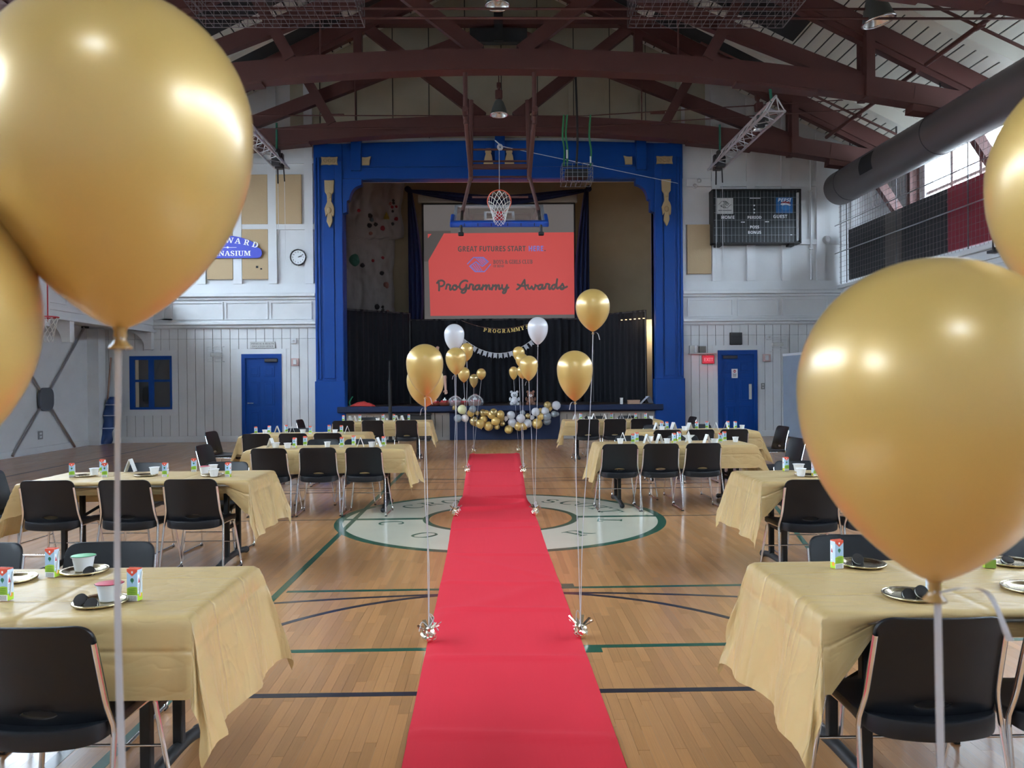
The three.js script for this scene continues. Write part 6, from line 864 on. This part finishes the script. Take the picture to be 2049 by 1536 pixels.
// ---------------------------------------------------------------- on the stage edge: gift baskets, plush bears, person
{
  const SY = 0.885, SD = 20.62;
  const red = M([0.38, 0.02, 0.03], 0.6), wrap = P([0.85, 0.85, 0.88], 0.15, { transmission: 0.75, thickness: 0, clearcoat: 1 });
  const basket = (label, x, k, big) => {
    const t = thing('gift_basket', label, 'gift basket', x, SY, SD, 0, 'wrapped gift baskets on the stage edge'); t.scale.setScalar(k);
    part(t, 'basket', lathe([[0, 0.0], [0.13, 0.0], [0.17, 0.10], [0.175, 0.11], [0.16, 0.105], [0.125, 0.015], [0, 0.012]], 24), M([0.22, 0.05, 0.03], 0.7));
    part(t, 'contents', [0, 1, 2, 3, 4].map((i) => { const g = new THREE.SphereGeometry(0.055, 12, 8); g.translate(0.09 * Math.cos(i * 1.26), 0.11, 0.09 * Math.sin(i * 1.26)); return g; }), red);
    part(t, 'bow', [RB(-0.05, 0.0, 0.15, 0.20, -0.12, -0.08, 0.015), RB(0.0, 0.05, 0.15, 0.20, -0.12, -0.08, 0.015), RB(-0.015, 0.015, 0.16, 0.24, -0.11, -0.08, 0.01)], mat.paper);
    if (big) { part(t, 'wrap', grid(28, 16, (u, v) => { const a = u * Math.PI * 2, r = 0.22 * Math.pow(Math.sin(Math.PI * (0.25 + 0.72 * v)), 0.8) * (1 + 0.06 * Math.sin(a * 7 + v * 6)); return V(r * Math.cos(a), 0.005 + v * 0.3, r * Math.sin(a)); }), wrap); const hg = new THREE.TorusGeometry(0.19, 0.012, 6, 28, Math.PI); hg.translate(0, 0.08, 0); part(t, 'handle', hg, M([0.6, 0.58, 0.56], 0.5)); }
  };
  basket('red gift basket half behind the tip of the overlapping gold balloons', -1.55, 0.8); basket('red gift basket just left of the reaching hand', -1.30, 0.9); basket('red gift basket right of the reaching hand, clear wrapped', -1.03, 0.9, true); basket('dark red gift basket third along the stage edge', -0.80, 0.85); basket('largest gift basket with pale arched handle on the stage edge', -0.52, 1.0, true);
  const plush = (label, x, body, snout, up) => {
    const t = thing('plush_bear', label, 'plush toy', x, SY, SD), S = (r, a, b, c, sx = 1, sy = 1, sz = 1) => { const g = new THREE.SphereGeometry(r, 20, 14); g.scale(sx, sy, sz); g.translate(a, b, c); return g; };
    const fur = M(body, 0.95, { bumpMap: fine, bumpScale: 0.006 });
    part(t, 'body', [S(0.10, 0, 0.10, 0, 1, 1.15, 0.85), S(0.085, 0, 0.27, 0.02, 1.08, 0.95, 0.9), S(0.045, -0.08, 0.045, 0.09, 1, 1, 1.3), S(0.045, 0.08, 0.045, 0.09, 1, 1, 1.3), S(0.032, -0.11, 0.16, 0.03, 0.9, 1.6, 0.9), S(0.032, 0.11, 0.16, 0.03, 0.9, 1.6, 0.9)], fur);
    part(t, 'ear', S(0.035, -0.075, 0.345, 0, 1, 1, 0.6), fur); part(t, 'ear', S(0.035, 0.075, 0.345, 0, 1, 1, 0.6), fur); part(t, 'snout', S(0.042, 0, 0.25, 0.09, 1.1, 0.85, 0.8), M(snout, 0.9)); part(t, 'eye', [S(0.010, -0.03, 0.285, 0.093), S(0.010, 0.03, 0.285, 0.093), S(0.013, 0, 0.265, 0.122)], mat.black);
    part(t, 'ribbon_bow', [S(0.03, -0.03, 0.19, 0.08, 1.2, 0.7, 0.5), S(0.03, 0.03, 0.19, 0.08, 1.2, 0.7, 0.5)], M(up, 0.6));
  };
  plush('white plush bear sitting on the stage edge right of centre', 0.50, [0.66, 0.68, 0.72], [0.4, 0.42, 0.46], [0.72, 0.74, 0.78]); plush('brown plush bear with a pale muzzle on the stage edge', 0.92, [0.22, 0.11, 0.075], [0.72, 0.62, 0.58], [0.30, 0.18, 0.14]);
  const rc = thing('red_cloth', 'crumpled red cloth lying on the stage edge at far left', 'cloth', -3.45, SY, 20.75); part(rc, 'fabric', grid(24, 12, (u, v) => V(lerp(-0.33, 0.33, u) * (0.75 + 0.25 * Math.sin(v * 3)), 0.01 + 0.11 * Math.pow(Math.sin(Math.PI * u), 0.7) * Math.sin(Math.PI * v) * (0.6 + 0.8 * fbm(u * 5, v * 4)), lerp(-0.14, 0.14, v))), M([0.42, 0.03, 0.025], 0.8, { side: THREE.DoubleSide })); part(rc, 'hem', tube([V(-0.3, 0.012, -0.1), V(-0.1, 0.02, -0.15), V(0.15, 0.015, -0.14), V(0.34, 0.012, -0.05)], 0.012, 20, 6), M([0.42, 0.03, 0.025], 0.8));
  const gc = thing('green_cable', 'short green cable curving up beside the left pilaster on stage', 'cable', -3.78, SY, 20.9); part(gc, 'cable', tube([V(0, 0.01, 0), V(-0.03, 0.10, 0), V(0.01, 0.20, 0.02), V(0.05, 0.26, 0.03)], 0.018, 20, 8), M([0.02, 0.28, 0.13], 0.5)); part(gc, 'plug', RB(-0.03, 0.03, 0, 0.03, -0.04, 0.03, 0.01), M([0.02, 0.2, 0.1], 0.5));
  const bx = (label, x, y, w, h, c, turn = 0) => { const t = thing('small_box', label, 'box', x, SY, 20.72, turn, 'small clutter on the right stage edge'); part(t, 'carton', RB(-w, w, 0, h, -0.07, 0.07, 0.008), M(c, 0.7)); part(t, 'lid_flap', B(-w - 0.004, w + 0.004, h - 0.012, h + 0.006, -0.075, 0.075), M(c.map((v) => v * 0.85), 0.7)); };
  bx('small upright white bottle-like box on the right stage edge', 3.30, 0, 0.03, 0.16, [0.7, 0.68, 0.64]); bx('flat tan box on the right stage edge', 3.62, 0, 0.15, 0.10, [0.48, 0.30, 0.20], 0.1);
  const pp = thing('folded_programme', 'pale blue folded paper standing on the right stage edge', 'paper', 3.95, SY, 20.72, 0.4); part(pp, 'leaf', bar(V(-0.16, 0.0, 0.05), V(0.05, 0.20, 0), 0.16, 0.004), M([0.5, 0.56, 0.68], 0.7)); part(pp, 'leaf', bar(V(0.18, 0.02, 0.04), V(0.05, 0.20, 0), 0.16, 0.004), M([0.5, 0.56, 0.68], 0.7));
}
// person kneeling behind the baskets, mostly hidden by the overlapping gold balloons
{
  const mesh = (bones, lo, hi, res, k) => {            // smooth union of tapered capsules, meshed on a grid
    const mc = new MarchingCubes(res, new THREE.MeshBasicMaterial(), false, false, 400000), c = lo.clone().add(hi).multiplyScalar(0.5), h = Math.max(hi.x - lo.x, hi.y - lo.y, hi.z - lo.z) / 2, q = new THREE.Vector3();
    for (let z = 0; z < res; z++) for (let y = 0; y < res; y++) for (let x = 0; x < res; x++) {
      q.set(((x - res / 2) / (res / 2)) * h + c.x, ((y - res / 2) / (res / 2)) * h + c.y, ((z - res / 2) / (res / 2)) * h + c.z); let d = 1e9;
      for (const [a, b, ra, rb, sx = 1] of bones) { const ab = b.clone().sub(a), t = clamp(q.clone().sub(a).dot(ab) / Math.max(1e-9, ab.lengthSq()), 0, 1), p = a.clone().addScaledVector(ab, t), e = q.clone().sub(p); e.z /= sx; const v = e.length() - lerp(ra, rb, t), m = clamp(0.5 + 0.5 * (d - v) / k, 0, 1); d = lerp(d, v, m) - k * m * (1 - m); }
      mc.field[x + y * res + z * res * res] = -d;
    }
    mc.isolation = 0; mc.update(); const n = mc.count, g = new THREE.BufferGeometry(); g.setAttribute('position', new THREE.BufferAttribute(mc.positionArray.slice(0, n * 3), 3)); g.setAttribute('normal', new THREE.BufferAttribute(mc.normalArray.slice(0, n * 3), 3)); g.scale(h, h, h); g.translate(c.x, c.y, c.z); return g;
  };
  const t = thing('person', 'person in a black short-sleeved shirt kneeling on stage, reaching into a basket', 'person', -1.62, 0.885, 21.15);
  const skin = M([0.56, 0.33, 0.25], 0.6), cloth = M([0.008, 0.008, 0.010], 0.9), v = (x, y, z) => new THREE.Vector3(x, y, z);
  const hip = v(0, 0.50, -0.12), waist = v(0.02, 0.68, -0.06), chest = v(0.05, 0.92, 0.04), neck = v(0.08, 1.10, 0.09), shL = v(-0.12, 1.04, 0.06), shR = v(0.23, 1.02, 0.06);
  const elR = v(0.30, 0.74, 0.14), wrR = v(0.33, 0.42, 0.33), haR = v(0.345, 0.33, 0.36), elL = v(0.20, 1.16, 0.0), wrL = v(0.10, 1.42, 0.02);
  const body = [[hip, waist, 0.145, 0.12, 0.8], [waist, chest, 0.12, 0.145, 0.75], [chest, neck, 0.12, 0.055], [shL, shR, 0.07, 0.07], [neck, v(0.095, 1.18, 0.11), 0.052, 0.05], [shR, elR, 0.058, 0.045], [elR, wrR, 0.043, 0.029], [shL, v(-0.10, 1.20, 0.05), 0.055, 0.048], [v(-0.10, 1.20, 0.05), wrL, 0.045, 0.028], [v(-0.09, 0.48, -0.12), v(-0.12, 0.10, 0.12), 0.095, 0.065], [v(0.09, 0.48, -0.12), v(0.14, 0.10, 0.14), 0.095, 0.065], [v(-0.12, 0.09, 0.12), v(-0.12, 0.07, -0.30), 0.062, 0.042], [v(0.14, 0.09, 0.14), v(0.12, 0.07, -0.28), 0.062, 0.042], [v(-0.12, 0.06, -0.30), v(-0.12, 0.04, -0.42), 0.04, 0.03], [v(0.12, 0.06, -0.28), v(0.12, 0.04, -0.40), 0.04, 0.03]];
  const bg = mesh(body, v(-0.5, -0.05, -0.6), v(0.6, 1.6, 0.6), 92, 0.03);
  const hand = (w, dir, side, len) => { const b = [], d = dir.clone().normalize(), s = side.clone().normalize(), n = d.clone().cross(s), at = (a, c, e) => w.clone().addScaledVector(d, a).addScaledVector(s, c).addScaledVector(n, e); b.push([at(0, 0, 0), at(0.03, 0, 0), 0.024, 0.026], [at(0.035, -0.02, 0), at(0.08, -0.028, 0), 0.020, 0.016], [at(0.035, 0.02, 0), at(0.08, 0.026, 0), 0.020, 0.016]); [[-0.03, 0.060], [-0.010, 0.072], [0.011, 0.066], [0.031, 0.050]].forEach(([c, l]) => { b.push([at(0.082, c, 0), at(0.082 + l * 0.5, c * 1.1, 0.010), 0.0095, 0.0085], [at(0.082 + l * 0.5, c * 1.1, 0.010), at(0.082 + l * 0.85, c * 1.1, 0.030), 0.0085, 0.007]); }); b.push([at(0.02, -0.022, 0.004), at(0.05, -0.052, 0.016), 0.013, 0.011], [at(0.05, -0.052, 0.016), at(0.082, -0.058, 0.030), 0.011, 0.009]); return b; };
  const hr = mesh(hand(wrR, v(0.05, -0.3, 0.12), v(1, 0.1, 0.2)), wrR.clone().add(v(-0.10, -0.20, -0.06)), wrR.clone().add(v(0.12, 0.06, 0.16)), 60, 0.006), hl = mesh(hand(wrL, v(0.02, 0.3, 0.02), v(1, 0, 0.1)), wrL.clone().add(v(-0.12, -0.05, -0.10)), wrL.clone().add(v(0.12, 0.2, 0.12)), 60, 0.006);
  const hc = v(0.11, 1.29, 0.13), headB = [[hc.clone().add(v(0, 0.02, -0.012)), hc.clone().add(v(0, 0.025, -0.01)), 0.088, 0.088], [hc.clone().add(v(0, -0.05, 0.03)), hc.clone().add(v(0, -0.085, 0.045)), 0.058, 0.035], [hc.clone().add(v(0, 0.005, 0.09)), hc.clone().add(v(0, -0.025, 0.105)), 0.010, 0.014], [hc.clone().add(v(-0.085, 0.005, 0)), hc.clone().add(v(-0.088, -0.03, 0.005)), 0.016, 0.010], [hc.clone().add(v(0.085, 0.005, 0)), hc.clone().add(v(0.088, -0.03, 0.005)), 0.016, 0.010]];
  const hd = mesh(headB, hc.clone().add(v(-0.15, -0.17, -0.15)), hc.clone().add(v(0.15, 0.16, 0.16)), 66, 0.02);
  part(t, 'body', [bg, hr, hl, hd], skin);
  const shirt = [[waist.clone().add(v(0, -0.12, -0.03)), waist, 0.155, 0.135, 0.8], [waist, chest, 0.135, 0.16, 0.75], [chest, neck, 0.13, 0.062], [shL, shR, 0.082, 0.082], [shR, shR.clone().lerp(elR, 0.75), 0.072, 0.062], [shL, v(-0.105, 1.14, 0.055), 0.07, 0.062]]; part(t, 'shirt', mesh(shirt, v(-0.4, 0.45, -0.4), v(0.5, 1.25, 0.4), 64, 0.03), cloth);
  const tr = [[hip, waist.clone().add(v(0, -0.08, -0.02)), 0.16, 0.145, 0.85], ...body.slice(9, 13).map(([a, b, r, q]) => [a, b, r + 0.014, q + 0.014])]; part(t, 'trousers', mesh(tr, v(-0.4, -0.05, -0.45), v(0.45, 0.75, 0.4), 64, 0.03), cloth);
  const hairB = [[hc.clone().add(v(0, 0.04, -0.03)), hc.clone().add(v(0, 0.045, -0.02)), 0.096, 0.096], [hc.clone().add(v(0, 0, -0.08)), hc.clone().add(v(0, -0.16, -0.09)), 0.06, 0.04]]; part(t, 'hair', mesh(hairB, hc.clone().add(v(-0.17, -0.25, -0.2)), hc.clone().add(v(0.17, 0.2, 0.1)), 50, 0.02), M([0.05, 0.025, 0.018], 0.6));
  const ey = (x) => { const g = new THREE.SphereGeometry(0.011, 12, 8); g.translate(hc.x + x, hc.y + 0.008, hc.z + 0.078); return g; }; part(t, 'eye', [ey(-0.033), ey(0.033)], mat.paper); const mo = new THREE.CapsuleGeometry(0.006, 0.03, 4, 8); mo.rotateZ(Math.PI / 2); mo.translate(hc.x, hc.y - 0.06, hc.z + 0.088); part(t, 'mouth', mo, M([0.38, 0.12, 0.11], 0.5));
}

renderer.render(scene, camera);
